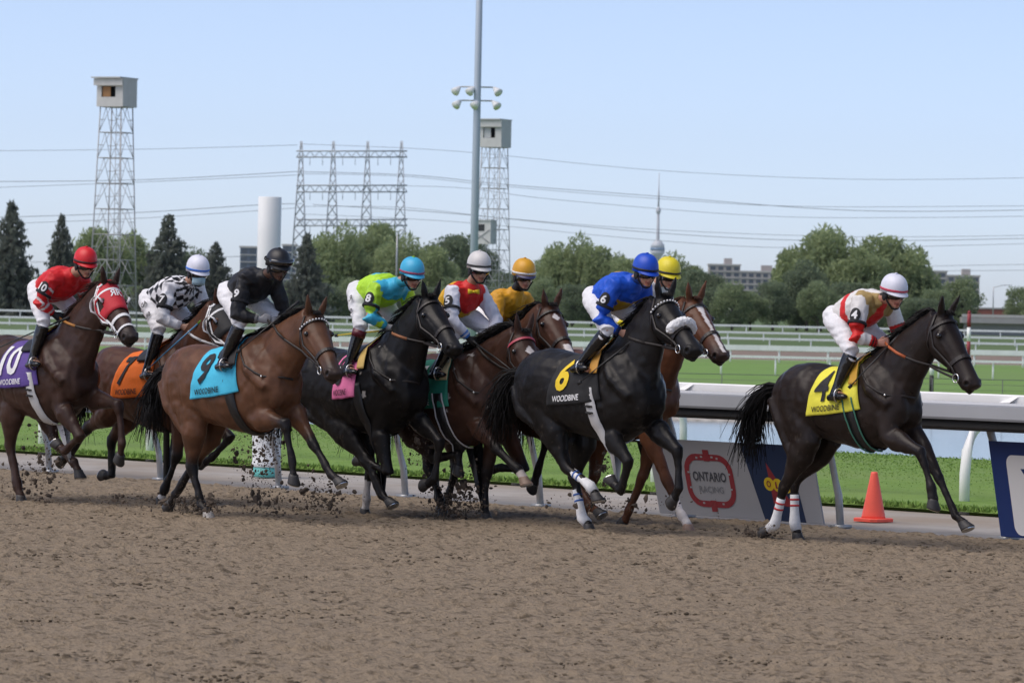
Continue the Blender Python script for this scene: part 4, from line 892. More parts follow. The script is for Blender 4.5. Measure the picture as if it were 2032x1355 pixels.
        mb.add([p for r_ in rings for p in r_], fs); o = mb.build('hood', hcol, e); md = o.modifiers.new('t', 'SOLIDIFY'); md.thickness = .004
        for sg in (-1, 1):
            mb = MB(); pr = [hsurf(.29 + .11 * math.cos(q), (80 + 24 * math.sin(q)) * sg, .014 + (.045 if math.cos(q) < .2 else .012)) for q in [k_ * math.pi / 7 for k_ in range(3, 12)]]; mb.tube(pr, [(.013, .004)] * len(pr), 6, side=hs); mb.build('blinker_cup', M_WHITE, e)
            mb = MB(); pr = [hsurf(.02, 70 * sg, .02), hsurf(.10, 100 * sg, .018), hsurf(.25, 118 * sg, .016), hsurf(.45, 116 * sg, .016), hsurf(.56, 104 * sg, .014)]; mb.tube(pr, [(.013, .004)] * 5, 6, side=ht); mb.build('hood_binding', M_WHITE, e)
            mb = MB(); pr = [hsurf(.02, 28 * sg, .02), hsurf(.055, 52 * sg, .02), hsurf(.03, 78 * sg, .02)]; mb.tube(pr, [(.012, .004)] * 3, 6, side=ht); mb.build('ear_binding', M_WHITE, e)
        if S['hood'][2]:
            for k_, (ch, da) in enumerate((('R', 13), ('R', -13))):
                V2, Fc, asp_ = text2d(ch, .02, .2); mb = MB(); fl = -1 if k_ == 0 else 1
                mb.add([hsurf(.235 - b * .105, da - a * 22 * fl, .019) for a, b in V2], Fc); mb.build('hood_emblem', M_WHITEP, e, smooth=False)
    # ------- saddle cloth, pad, saddle, girth
    def cast(x, al, off, side=-1):
        ax_ = T(x, 0, 1.20); dr = (ey * (side * math.sin(math.radians(al))) + ez * math.cos(math.radians(al))).normalized(); o_ = ax_ + dr * 1.2
        hit = H.bvh.ray_cast(o_, -dr)
        if hit[0] is None: return ax_ + dr * .3
        return hit[0] + dr * off
    H.cast = cast; _cast0 = cast
    def wrap(name, m, xr, xf, a0, a1, off, nu=16, nv=30, both=True, parent=None, thick=.005, wav=0.0):
        mb = MB(); rows = []
        als = np.linspace(-a1 if both else a0, a1, nv * (2 if both else 1) + 1)
        for al in als:
            v = abs(al) / a1; rows.append([cast(lerp(xr(v), xf(v), u / nu), abs(al), off + wav * max(0, v - .45) * (math.sin(u / nu * 16 + S['seed']) * .5 + .6), -1 if al >= 0 else 1) for u in range(nu + 1)])
        n = nu + 1; mb.add([p for r_ in rows for p in r_], [(i * n + j, i * n + j + 1, (i + 1) * n + j + 1, (i + 1) * n + j) for i in range(len(rows) - 1) for j in range(nu)])
        o = mb.build(name, m, parent or e); md = o.modifiers.new('t', 'SOLIDIFY'); md.thickness = thick; md.offset = 1; return o
    cl = S['cloth']; cm_ = plain('saddlecloth_' + cl[0], cl[1], .75, nscale=50, namt=.05, bump=.25, bscale=14)
    cx_ = S.get('clothx', ((-.02, -.20), (.37, .05))); xr = lambda v: cx_[0][0] + cx_[0][1] * v; xf = lambda v: cx_[1][0] + cx_[1][1] * v
    A1 = 108; cloth = wrap('saddle_cloth', cm_, xr, xf, 0, A1, .012, 18, 34, wav=.02)
    def cuv(u, v, off): return cast(lerp(xr(v), xf(v), u), v * A1, off + .02 * max(0, v - .45) * (math.sin(u * 16 + S['seed']) * .5 + .6))
    pm = {'b': M_BLACKP, 'w': M_WHITEP, 'y': M_YELP}[cl[3]]; 
    def ctext(name, txt, uc, vc, wu, hv, m, bold, step, skew=0.0, off=.0225):
        V2, Fc, _ = text2d(txt, bold, step); mb = MB(); mb.add([cuv(min(1.05, max(-.05, uc + a * wu + skew * b)), vc - b * hv, off) for a, b in V2], Fc); o = mb.build(name, m, e, smooth=False); o.parent = cloth; return o
    ctext('cloth_number', cl[2], .27 if len(cl[2]) == 1 else .31, .56, .30 if len(cl[2]) == 1 else .50, .48, pm, .012 if cl[2] == '4' else .028, .12)
    ctext('cloth_lettering', 'WOODBINE', .40, .905, .55, .085, M_WHITEP if cl[3] != 'b' else M_BLACKP, .015, .2)
    wrap('saddle_pad', plain('pad_' + S.get('pad', ('gold', (.55, .27, .04)))[0], S.get('pad', ('gold', (.55, .27, .04)))[1], .6), lambda v: .30 + .02 * v, lambda v: .385 + .02 * v, 0, 62, .036, 6, 14, thick=.008)
    wrap('saddle', M_LEATH, lambda v: .10 + .06 * v, lambda v: .325 - .01 * v, 0, 48, .040, 10, 16, thick=.022)
    gm = S.get('girth', M_LEATH)
    mb = MB(); rows = []
    for al in np.linspace(-180, 180, 61):
        if abs(al) < 84: continue
        v = (abs(al) - 84) / 96; xg = .30 + .07 * v; rows.append((al, [cast(xg - .045, abs(al), .018, -1 if al >= 0 else 1), cast(xg + .045, abs(al), .018, -1 if al >= 0 else 1)]))
    for part in (1, -1):
        rw = [r_ for a_, r_ in rows if a_ * part > 0]; mb.add([p for r_ in rw for p in r_], [(2 * i, 2 * i + 1, 2 * i + 3, 2 * i + 2) for i in range(len(rw) - 1)])
    g = mb.build('girth', gm, e); md = g.modifiers.new('t', 'SOLIDIFY'); md.thickness = .006; md.offset = 1
    if S.get('girth_trim'):
        for dx in (-.05, .05):
            mb = MB(); mb.tube([cast(.30 + dx + .07 * (al - 84) / 96, al, .024) for al in range(84, 181, 6)], .007, 6); mb.build('girth_edge', S['girth_trim'], e)
    if S.get('girth_buckle'):
        for al in (112, 121):
            for dx in (-.02, .0):
                mb = MB(); mb.tube([cast(.30 + dx - .025 + .02, al, .03), cast(.30 + dx + .045, al + 3, .03)], .008, 5); mb.build('girth_buckle', M_BLK, e)
    # breast strap
    if S.get('breast', True):
        def side(x, z, off=.012, sg=-1):
            p = T(x, 0, z); o_ = p + ey * (sg * 1.2); h_ = H.bvh.ray_cast(o_, ey * -sg); return (h_[0] if h_[0] is not None else p) + ey * (sg * off)
        mb = MB(); pts = [side(x, z) for x, z in ((.40, 1.52), (.46, 1.42), (.54, 1.33), (.63, 1.26), (.70, 1.22))]
        fr = T(.93, -.10, 1.20); h_ = H.bvh.ray_cast(fr, -ex); pts.append((h_[0] if h_[0] is not None else T(.8, -.1, 1.2)) + ex * .012)
        fr = T(.93, 0.0, 1.18); h_ = H.bvh.ray_cast(fr, -ex); pts.append((h_[0] if h_[0] is not None else T(.82, 0, 1.18)) + ex * .012)
        mb.tube(pts, [(.010, .006)] * len(pts), 6); mb.build('breast_strap', M_BRIDLE, e); MB().ball(pts[4] - ey * .01, .012, 8, 6).build('strap_ring', M_STEEL, e)
    # leg wraps
    for key, stripes in S.get('wraps', {}).items():
        _, k1, f1, cor = LEG[key]; a, b = lerp(k1, f1, .30), lerp(f1, cor, .75); mb = MB(); pts = [lerp(a, f1, q / 5) for q in range(5)] + [f1, b]
        mb.tube(pts, [(.040, .038)] * 4 + [(.045, .042), (.052, .048), (.048, .046)], 14, side=ey); o = mb.build('leg_wrap', M_WHITE, e)
        for q in (0.18, .40):
            c_ = lerp(a, f1, q); dd_ = (f1 - a).normalized(); mb = MB(); mb.tube([c_ - dd_ * .008, c_ + dd_ * .008], [(.0425, .0405)] * 2, 14, side=ey); mb.build('wrap_stripe', stripes, e)
    return H
# ================================================================== riders
def make_jockey(H, J):
    S = H.S; L = H.L; rng = random.Random(J['seed']); ey = Vector((0, 1, 0)); up = Vector((0, 0, 1))
    hip = L(*J['hip'], -.11); knee = L(*J['knee'], -.22); ank = L(*J['ank'], -.29); sh = L(*J['sh'], -.17); elb = L(*J['elb'], -.26); wri = L(*J['wri'], -.12); hc = L(*J['helm'], J.get('hdy', 0))
    def lim(a, b, lo, hi): d = b - a; l = d.length; return a + d * (min(hi, max(lo, l)) / l)
    kn0 = knee; knee = lim(hip, knee, .36, .44); ank = lim(knee, ank + (knee - kn0) * .5, .34, .41)
    e0 = elb; elb = lim(sh, elb, .25, .32); wri = lim(elb, wri + (elb - e0) * .5, .20, .27)
    hand = wri + (L(*J['hand'], -.06) - L(*J['wri'], -.12)).normalized() * .055
    print('jockey', J['seed'], 'torso %.2f thigh %.2f shank %.2f uarm %.2f farm %.2f' % ((sh - hip).length, (knee - hip).length, (ank - knee).length, (elb - sh).length, (wri - elb).length))
    def mir(p, dx=0.0, dz=0.0): return Vector((p.x + dx, -p.y, p.z + dz))
    fx = J.get('fx', .04)
    Ls = {-1: (hip, knee, ank), 1: (mir(hip), mir(knee, fx, .02), mir(ank, fx * .6, .0))}; As = {-1: (sh, elb, wri, hand), 1: (mir(sh, .0), mir(elb, .03), mir(wri, .04), mir(hand, .05))}
    hipC = Vector((hip.x, 0, hip.z)); shC = Vector((sh.x, 0, sh.z)); sp = (shC - hipC).normalized(); bk = Vector((-sp.z, 0, sp.x)); 
    if bk.z < 0: bk = -bk                                   # towards the rider's back
    head = hc + Vector((.012, 0, -.055)); pitch = math.radians(J.get('pitch', 14)); hf = Vector((math.cos(pitch), 0, -math.sin(pitch))); hyaw = J.get('yaw', -.25); hf = (hf + ey * hyaw).normalized(); hu = (up - hf * hf.z).normalized(); hl_ = hu.cross(hf)
    O2 = H.O; e = empty('person', O2 + Vector((ank.x, 0, ank.z - .05)), J['label'], 'person', 'riders on the racehorses'); D = Vector((ank.x, 0, ank.z - .05))
    Mh = Matrix((hf, hl_, hu)).transposed()
    # ---- body: one continuous figure, mostly under the clothes
    B = MB()
    B.tube([hipC - sp * .06, hipC + sp * .1, lerp(hipC, shC, .6), shC, shC + sp * .03], [(.08, .10), (.08, .11), (.085, .125), (.065, .12), (.05, .06)], 14, side=bk)
    B.tube([shC + sp * .0 + bk * .01, lerp(shC, head, .55), head - hu * .05], [.055, .052, .05], 12)
    for sg in (-1, 1):
        h_, k_, a_ = Ls[sg]; s_, e_, w_, hd = As[sg]
        B.tube([h_, lerp(h_, k_, .5), k_, lerp(k_, a_, .4), a_, a_ - up * .03], [.06, .045, .032, .03, .024, .024], 10); B.tube([a_ - up * .02, a_ + Vector((.12, 0, -.05))], [.03, .025], 8)
        B.tube([s_, lerp(s_, e_, .5), e_, lerp(e_, w_, .5), w_], [.045, .038, .033, .03, .024], 10)
        # hand: palm, four curled fingers of unequal length, thumb
        pd = (hd - w_).normalized(); pu = (up - pd * pd.z).normalized(); pl_ = pd.cross(pu)
        B.tube([w_ - pd * .01, w_ + pd * .03, w_ + pd * .075], [(.021, .026), (.019, .036), (.017, .038)], 10, side=pl_)
        gl = [1, 1.08, 1.02, .84]
        for q in range(4):
            r0 = w_ + pd * .072 + pu * (.030 - .020 * q); l_ = .030 * gl[q]; ins = -pl_ * sg if True else pl_
            B.tube([r0 - pd * .01, r0 + pd * l_ * .9, r0 + pd * l_ * 1.0 + ins * (-.026), r0 + pd * l_ * .2 + ins * (-.036)], [.0105, .0105, .0098, .009], 8)
        r0 = w_ + pd * .03 + pu * .033; B.tube([r0 - pu * .008, r0 + pd * .025 + pu * .012, r0 + pd * .055 + pu * .006], [.0125, .011, .009], 8)
    # head
    def hp(x, y, z): return head + hf * x + hl_ * y + hu * z
    B.ball(hp(-.01, 0, .035), (.098, .076, .095), 16, 10, Mh); B.ball(hp(.028, 0, -.035), (.066, .058, .078), 14, 9, Mh); B.ball(hp(.062, 0, -.092), (.028, .03, .022), 10, 7, Mh)
    B.tube([hp(.083, 0, .016), hp(.103, 0, -.018), hp(.108, 0, -.036), hp(.088, 0, -.046)], [(.011, .010), (.014, .013), (.017, .015), (.010, .010)], 8)
    B.tube([hp(.086, -.022, -.066), hp(.095, 0, -.064), hp(.086, .022, -.066)], [.006, .009, .006], 7); B.tube([hp(.084, -.02, -.077), hp(.092, 0, -.077), hp(.084, .02, -.077)], [.006, .009, .006], 7)
    for sg in (-1, 1): B.ball(hp(-.005, sg * .074, -.012), (.018, .009, .03), 8, 6, Mh); B.ball(hp(.055, sg * .036, -.03), (.03, .028, .03), 8, 6, Mh)
    me = remesh(B, .0075, 3, .5); V = mverts(me); sk = np.array(J.get('skin', (.46, .25, .17))); col = np.tile(sk, (len(V), 1)); col *= (.93 + .14 * vnoise(V, 30, 3))[:, None]
    loc = V - np.array(head); fx_, fy_, fz_ = loc @ np.array(hf), loc @ np.array(hl_), loc @ np.array(hu)
    lips = (fx_ > .07) & (np.abs(fy_) < .03) & (fz_ < -.055) & (fz_ > -.088); col[lips] = sk * np.array((.85, .55, .55)); col[(fx_ > .07) & (np.abs(fy_) < .026) & (np.abs(fz_ + .0705) < .0035)] = sk * .25
    col[(fx_ < .035) & (fz_ > -.04) & (np.linalg.norm(loc, axis=1) < .16)] = (.02, .014, .010)
    if J.get('gloves'):
        for sg in (-1, 1):
            w_ = np.array(As[sg][2]); m_ = np.linalg.norm(V - w_, axis=1) < .14; col[m_] = J['gloves']
    if J.get('gaiter') is not None:
        m_ = (np.linalg.norm(loc, axis=1) < .26) & ((fz_ < -.105) | ((fz_ < -.06) & (fx_ < .03))); col[m_] = J['gaiter']
    if J.get('mask') is not None: pass
    V -= np.array(D); me.vertices.foreach_set('co', V.ravel()); set_col(me, col); mobj('body', me, M_SKIN, e)
    def put(mb, name, m, par=None, smooth=True): return mb.shift(D).build(name, m, par or e, smooth)
    # ---- breeches
    B = MB(); B.tube([hipC - sp * .13, hipC - sp * .07, hipC + sp * .05, hipC + sp * .17], [(.07, .09), (.108, .135), (.110, .140), (.10, .13)], 16, side=bk)
    for sg in (-1, 1):
        h_, k_, a_ = Ls[sg]; B.tube([lerp(hipC, h_, .7) - sp * .02, lerp(h_, k_, .25), lerp(h_, k_, .6), k_ + (k_ - h_).normalized() * .005, lerp(k_, a_, .14), lerp(k_, a_, .24)], [.112, .098, .082, .067, .060, .054], 14)
        B.ball(lerp(hipC, h_, .8) - sp * .03 + bk * .025, .092)
    me = remesh(B, .010, 5, .5); V = mverts(me); nn = np.empty(len(V) * 3); me.vertices.foreach_get('normal', nn); V += nn.reshape(-1, 3) * ((vnoise(V * np.array((1, 1, 2.2)) + J['seed'], 16, 5) - .5) * .014)[:, None]; me.vertices.foreach_set('co', (V - np.array(D)).ravel())
    bc = np.tile(np.array(J.get('breeches', (.76, .76, .78))), (len(V), 1)); bc[(vnoise(V, 80, 12) > .93) & (vnoise(V, 8, 13) > .55)] = (.42, .38, .33); set_col(me, bc); mobj('breeches', me, M_PLAIN, e)
    if J.get('leg_print'):
        h_, k_, a_ = Ls[-1]; ax_ = (k_ - h_).normalized(); fr = (ey - ax_ * ax_.y).normalized(); tx = ax_.cross(fr)
        for q, wd in enumerate(J['leg_print']):
            V2, Fc, asp_ = text2d(wd, .015, .5); c_ = lerp(h_, k_, .30 + .30 * q); hgt = .055; wdt = min(.16, hgt * asp_ * .8)
            def mp(a, b, rad=.112 - .02 * q):
                an = a * wdt / rad; base_ = c_ - ax_ * (b * hgt); return base_ - fr * (rad * math.cos(an)) + tx * (rad * math.sin(an)) * (-1)
            mb = MB(); mb.add([mp(a, b) for a, b in V2], Fc); put(mb, 'leg_lettering', M_BLACKP, smooth=False)
    # ---- boots and stirrups
    for sg in (-1, 1):
        h_, k_, a_ = Ls[sg]; sd_ = (a_ - k_).normalized(); toe = (Vector((.93, -.12 * -sg, .10))).normalized()
        B = MB(); B.tube([lerp(k_, a_, .08), lerp(k_, a_, .3), lerp(k_, a_, .55), lerp(k_, a_, .85), a_ + sd_ * .01, a_ + sd_ * .05], [(.064, .062), (.063, .060), (.056, .052), (.043, .04), (.042, .04), (.040, .036)], 14)
        hl2 = a_ + sd_ * .062 - toe * .045; B.tube([hl2 - toe * .015 + up * .0, hl2 + toe * .06 + up * .004, hl2 + toe * .14 + up * .002, hl2 + toe * .20 - up * .004, hl2 + toe * .225 - up * .006], [(.030, .030), (.040, .037), (.032, .042), (.024, .036), (.012, .018)], 12, side=up)
        me = remesh(B, .0085, 4, .5); V = mverts(me) - np.array(D); me.vertices.foreach_set('co', V.ravel()); bo = mobj('boot', me, M_BOOT, e)
        if J.get('boot_top') is not None:
            mb = MB(); mb.tube([lerp(k_, a_, .06), lerp(k_, a_, .24)], [(.068, .066), (.067, .064)], 16); put(mb, 'boot_cuff', plain('boot_cuff_%d' % J['seed'], J['boot_top'], .4), bo)
        mb = MB(); c_ = hl2 + toe * .12 - up * .035; pr = [c_ + (ey * math.cos(q * math.pi / 8) * .055 + up * (.045 + math.sin(q * math.pi / 8) * .06)) for q in range(17)]; mb.tube(pr, .007, 6, side=toe); put(mb, 'stirrup', M_STEEL)
        mb = MB(); mb.tube([c_ + up * .105, H.T(.22, sg * .20, 1.42)], [(.012, .004)] * 2, 5); put(mb, 'stirrup_leather', M_LEATH)
    # ---- jacket
    B = MB(); nk = shC + sp * .06
    B.tube([hipC + sp * .0, hipC + sp * .09, lerp(hipC, shC, .5), lerp(hipC, shC, .78), shC - sp * .0, shC + sp * .045, lerp(shC, head, .45)], [(.122, .152), (.144, .174), (.158, .190), (.155, .197), (.122, .175), (.088, .115), (.06, .065)], 18, side=bk)
    for sg in (-1, 1):
        s_, e_, w_, hd = As[sg]; B.tube([lerp(shC, s_, .55), s_, lerp(s_, e_, .35), lerp(s_, e_, .75), e_, lerp(e_, w_, .35), lerp(e_, w_, .75), lerp(e_, w_, .95)], [.085, .083, .073, .066, .063, .058, .047, .037], 14)
    me = remesh(B, .0095, 4, .5); V = mverts(me); nn = np.empty(len(V) * 3); me.vertices.foreach_get('normal', nn); nn = nn.reshape(-1, 3)
    rn_ = vnoise(V * np.array((1.5, 1.2, 1.0)) + J['seed'] * 3, 13, 6); rg = 1 - np.abs(2 * rn_ - 1); V = V + nn * (((rg - .6) * .016) + (vnoise(V, 34, 8) - .5) * .005)[:, None]
    t_sp = (V - np.array(hipC)) @ np.array(sp) / (shC - hipC).length; vb = (V - np.array(hipC)) @ np.array(bk); vy = V[:, 1]
    vt_ = t_sp - np.clip(t_sp, 0, 1.08); dT = (np.sqrt((vb / .150) ** 2 + (vy / .185) ** 2) - 1) * .16 + .125 + np.abs(vt_) * .3; arm = np.zeros(len(V), int); apar = np.zeros(len(V)); bestd = dT - .125
    for sg in (-1, 1):
        s_, e_, w_, hd = As[sg]
        for i, (a, b) in enumerate(((s_, e_), (e_, w_))):
            dd_, t = seg_dist(V, a, b); dd_ = dd_ - (.072 - .006 * t if i == 0 else .062 - .022 * t) + .004 + np.where((i == 0) & (t < .10), .03, 0); m_ = dd_ < bestd; bestd[m_] = dd_[m_]; arm[m_] = sg; apar[m_] = i + t[m_]
    ctx = dict(t=t_sp, b=vb, y=vy, arm=arm, ap=apar, V=V, phi=np.degrees(np.arctan2(vy, vb)))      # phi 0 = back, -90 = near side, 180 = chest
    col = J['silk'](ctx); me.vertices.foreach_set('co', (V - np.array(D)).ravel()); set_col(me, col); jk = mobj('jacket', me, M_SILK, e)
    # number patch on the near upper arm
    if J.get('num'):
        s_, e_ = As[-1][0], As[-1][1]; ax_ = (e_ - s_).normalized(); fr = (-ey - ax_ * (-ax_.y)).normalized(); tx = ax_.cross(fr); 
        if tx.x < 0: tx = -tx
        fr2 = (fr * .85 + tx * .35).normalized(); tx2 = ax_.cross(fr2); tx2 = -tx2 if tx2.x < 0 else tx2
        c_ = lerp(s_, e_, .46); bh = .062; ra = .084
        def pm(a, b, r): an = a; return c_ - ax_ * b + fr2 * (r * math.cos(an)) + tx2 * (r * math.sin(an))
        mb = MB(); pts = [pm(.62 * math.cos(q * math.pi / 12), bh * math.sin(q * math.pi / 12) * (1.0 if True else 1), ra) for q in range(24)]; mid_ = [pm(.35 * math.cos(q * math.pi / 12), bh * .55 * math.sin(q * math.pi / 12), ra + .003) for q in range(24)]
        mb.add(pts + mid_ + [pm(0, 0, ra + .004)], [(i, (i + 1) % 24, (i + 1) % 24 + 24, i + 24) for i in range(24)] + [(i + 24, (i + 1) % 24 + 24, 48) for i in range(24)]); ab = put(mb, 'arm_number_patch', M_BLACKP, jk, False); ab.parent = jk
        mb = MB(); rr_ = [pm(q * 2 * math.pi / 20, -.052, .080) for q in range(21)]; mb.tube(rr_, [(.014, .004)] * 21, 6, side=ax_); o_ = put(mb, 'arm_strap', M_BLACKP, jk)
        V2, Fc, asp_ = text2d(J['num'], .03, .3); hh = .075; ww = min(.075, hh * asp_); mb = MB(); mb.add([pm(a * ww / ra, b * hh, ra + .008) for a, b in V2], Fc); put(mb, 'arm_number', M_WHITEP, jk, False)
    # ---- helmet, goggles, strap
    hm = Matrix((hf, hl_, hu)).transposed(); ctr = hp(-.012, 0, .048)
    B = MB(); rings = []
    for i in range(10):
        a = math.pi / 2 * i / 9; r_ = math.cos(a) ** .85; z = .118 * math.sin(a)
        rings.append([ctr + hm @ Vector((.135 * r_ * math.cos(q * math.pi / 14) + .004, .106 * r_ * math.sin(q * math.pi / 14), z + .0)) for q in range(28)])
    low = [ctr + hm @ Vector((.131 * math.cos(q * math.pi / 14) + .004, .107 * math.sin(q * math.pi / 14), -.030 - .022 * (1 - math.cos(q * math.pi / 14)) / 2)) for q in range(28)]
    inn = [ctr + hm @ Vector((.118 * math.cos(q * math.pi / 14) + .004, .095 * math.sin(q * math.pi / 14), -.030 - .022 * (1 - math.cos(q * math.pi / 14)) / 2)) for q in range(28)]
    B.loft([inn, low] + rings); me = B.shift(D).mesh('helmet'); V = mverts(me); cc = np.array(J['cap']); set_col(me, np.tile(cc, (len(V), 1))); me.polygons.foreach_set('use_smooth', [True] * len(me.polygons)); hl_o = mobj('helmet', me, M_HELM, e)
    mb = MB(); A = []; Bq = []
    for q in range(15):
        a = math.radians(-68 + 136 * q / 14); f = math.cos(a * 1.25); A.append(ctr + hm @ Vector((.129 * math.cos(a) + .004, .105 * math.sin(a), -.022))); Bq.append(ctr + hm @ Vector(((.129 + .040 * max(0, f)) * math.cos(a) + .004, (.105 + .018 * max(0, f)) * math.sin(a), -.034 - .008 * f)))
    A2 = [p - hu * .006 for p in A]; B2 = [p - hu * .005 for p in Bq]; n = 15; fs = []
    for i in range(n - 1): fs += [(i, i + 1, n + i + 1, n + i), (2 * n + i + 1, 2 * n + i, 3 * n + i, 3 * n + i + 1), (n + i, n + i + 1, 3 * n + i + 1, 3 * n + i)]
    mb.add(A + Bq + A2 + B2, fs); me = mb.shift(D).mesh('peak'); set_col(me, np.array(J.get('peak', J['cap']))); me.polygons.foreach_set('use_smooth', [True] * len(me.polygons)); mobj('peak', me, M_HELM, hl_o)
    if J.get('band') is not None:
        mb = MB(); rr_ = [ctr + hm @ Vector((.1335 * math.cos(q * math.pi / 16) + .004, .1095 * math.sin(q * math.pi / 16), -.006 - .01 * (1 - math.cos(q * math.pi / 16)) / 2)) for q in range(33)]; mb.tube(rr_, [(.010, .003)] * 33, 6, side=hu); put(mb, 'helmet_band', plain('band_%d' % J['seed'], J['band'], .5), hl_o)
    MB().ball(ctr - D + hu * .121, (.014, .014, .006), 10, 6).build('button', plain('btn_%d' % J['seed'], J.get('button', J['cap']), .6), hl_o)
    def gog(z0, r0, name, hh, par):
        mb = MB(); rws = []
        for q in range(13):
            a = math.radians(-62 + 124 * q / 12); nose = max(0, 1 - abs(q - 6) / 1.6) * .012
            rws.append([hp(r0 * math.cos(a) + .0, (r0 - .012) * math.sin(a), z0 - hh + nose), hp((r0 + .012) * math.cos(a), (r0 - .002) * math.sin(a), z0 - hh * .4), hp((r0 + .012) * math.cos(a), (r0 - .002) * math.sin(a), z0 + hh * .5), hp(r0 * math.cos(a), (r0 - .012) * math.sin(a), z0 + hh)])
        mb.add([p for r_ in rws for p in r_], [(i * 4 + j, i * 4 + j + 1, i * 4 + j + 5, i * 4 + j + 4) for i in range(12) for j in range(3)]); o = put(mb, name, M_LENS, par); md = o.modifiers.new('t', 'SOLIDIFY'); md.thickness = .006
        mb = MB(); rr_ = [hp((r0 + .004) * math.cos(q * math.pi / 16), (r0 - .008) * math.sin(q * math.pi / 16), z0) for q in range(5, 28)]; mb.tube(rr_, [(.010, .003)] * len(rr_), 6, side=hu); put(mb, 'goggle_strap', M_BLACKP, o)
    gog(-.006, .096, 'goggles', .027, e)
    if J.get('two_goggles'): 
        gog(.062, .134, 'spare_goggles', .026, e)
    for sg in (-1, 1):
        mb = MB(); mb.tube([hp(.02, sg * .086, .0), hp(.025, sg * .073, -.06), hp(.05, sg * .03, -.118), hp(.055, 0, -.124)], [(.008, .004)] * 4, 6); put(mb, 'chin_strap', M_BLACKP)
        mb = MB(); mb.ball(hp(-.005, sg * .088, -.028), (.034, .010, .038), 10, 6, Mh); put(mb, 'helmet_harness', M_BLACKP, hl_o)
    if J.get('mask') is not None:
        mb = MB(); rws = []
        for q in range(11):
            a = math.radians(-60 + 120 * q / 10); b_ = .03 * max(0, math.cos(a * 1.3)); rws.append([hp((.086 + b_ * z_) * math.cos(a), .078 * math.sin(a), zz) for zz, z_ in ((-.022, .7), (-.045, 1.1), (-.075, .9), (-.108, .35))])
        mb.add([p for r_ in rws for p in r_], [(i * 4 + j, i * 4 + j + 1, i * 4 + j + 5, i * 4 + j + 4) for i in range(10) for j in range(3)]); o = put(mb, 'face_mask', plain('mask', J['mask'], .8)); md = o.modifiers.new('t', 'SOLIDIFY'); md.thickness = .003
    if J.get('bowtie'):
        c_ = lerp(shC, head, .30) - bk * .0 + hf * .09 - up * .04; mb = MB()
        for sg in (-1, 1): mb.tube([c_, c_ + hl_ * sg * .035, c_ + hl_ * sg * .055], [.010, (.020, .010), (.024, .008)], 8, side=up)
        mb.ball(c_ + hf * .008, .013, 8, 6); put(mb, 'bow_tie', M_YELP)
    # ---- reins: bit to hands and a loop back to the neck
    for sg in (-1, 1):
        b_ = H.bit[sg]; g = As[sg][2] + (As[sg][3] - As[sg][2]).normalized() * .07; m_ = (b_ + g) / 2 - up * .02 + ey * (sg * .03)
        rc = J.get('rein', (.018, .013, .011)); mb = MB(); pts = []
        for q in range(1, 9):
            p = lerp(b_, g, q / 9) - up * (.03 * math.sin(q / 9 * math.pi)); h_ = H.bvh.ray_cast(p + ey * (sg * 1.0), ey * -sg); p = Vector((p.x, p.y, p.z))
            if h_[0] is not None and h_[0].y * sg > p.y * sg - .012 and h_[0].y * sg > 0: p.y = h_[0].y + sg * .014
            pts.append(p)
        m_ = pts[5]; pts = [b_] + pts; mb.tube(pts + [g], [(.011, .005)] * (len(pts) + 1), 6, side=up); o = mb.build('rein', plain('rein_%.2f' % rc[0], rc, .5), H.e)
        mb = MB(); mb.tube([pts[6], pts[7], pts[8], g], [(.0135, .008)] * 4, 6, side=up); mb.build('rein_grip', plain('rein_grip_%d' % J['seed'], J.get('grip', (.02, .015, .012)), .6), H.e)
    # ---- whip, a thing of its own
    if J.get('whip'):
        (x0, y0), (x1, y1), dy0, dy1, shaft, handle = J['whip']; a, b = L(x0, y0, dy0), L(x1, y1, dy1); o = O2 + a; w_ = empty('riding_whip', o, J['whip_label'], 'whip')
        dv = b - a; MB().tube([Vector((0, 0, 0)), dv * .5 + up * .004, dv * .93], [.0085, .0065, .005], 7).build('shaft', plain('whip_shaft_%d' % J['seed'], shaft, .4), w_); MB().tube([-dv.normalized() * .16, -dv.normalized() * .01], [.0125, .011], 8).build('handle', plain('whip_handle_%d' % J['seed'], handle, .6), w_)
        MB().tube([dv * .92, dv], [(.016, .004), (.014, .003)], 6).build('popper', M_LEATH, w_)
# ================================================================== the field
def fill(c, rgb): return np.tile(np.array(rgb, float), (len(c['t']), 1))
WHT, BLKc, RED, TAN, BLU, GOLDc, LIME, TURQ, YEL = (.74, .74, .76), (.010, .010, .012), (.62, .018, .016), (.36, .25, .09), (.008, .085, .55), (.62, .30, .012), (.42, .72, .03), (.05, .44, .66), (.72, .60, .02)
def silk4(c):
    o = fill(c, (.70, .68, .66)); T_ = c['arm'] == 0; s = c['t'] + .0016 * (np.abs(c['phi']) - 90) * .8
    o[T_ & (s > .36) & (s < .56)] = RED; o[T_ & (c['t'] > .84) & (np.abs(c['phi']) > 35) & (np.abs(c['phi']) < 160)] = TAN; o[T_ & (np.abs(c['phi']) > 150) & (c['t'] > .55)] = RED; o[T_ & (c['t'] > .68) & (np.abs(c['phi']) > 100) & (np.abs(c['phi']) < 140)] = TAN
    A = ~T_; o[A & (c['ap'] > .62) & (c['ap'] < 1.02)] = RED; o[A & (c['ap'] > 1.62)] = RED; o[A & (c['ap'] > 1.72) & (c['ap'] < 1.79)] = BLKc; o[A & (c['ap'] > 1.85) & (c['ap'] < 1.92)] = BLKc; return o
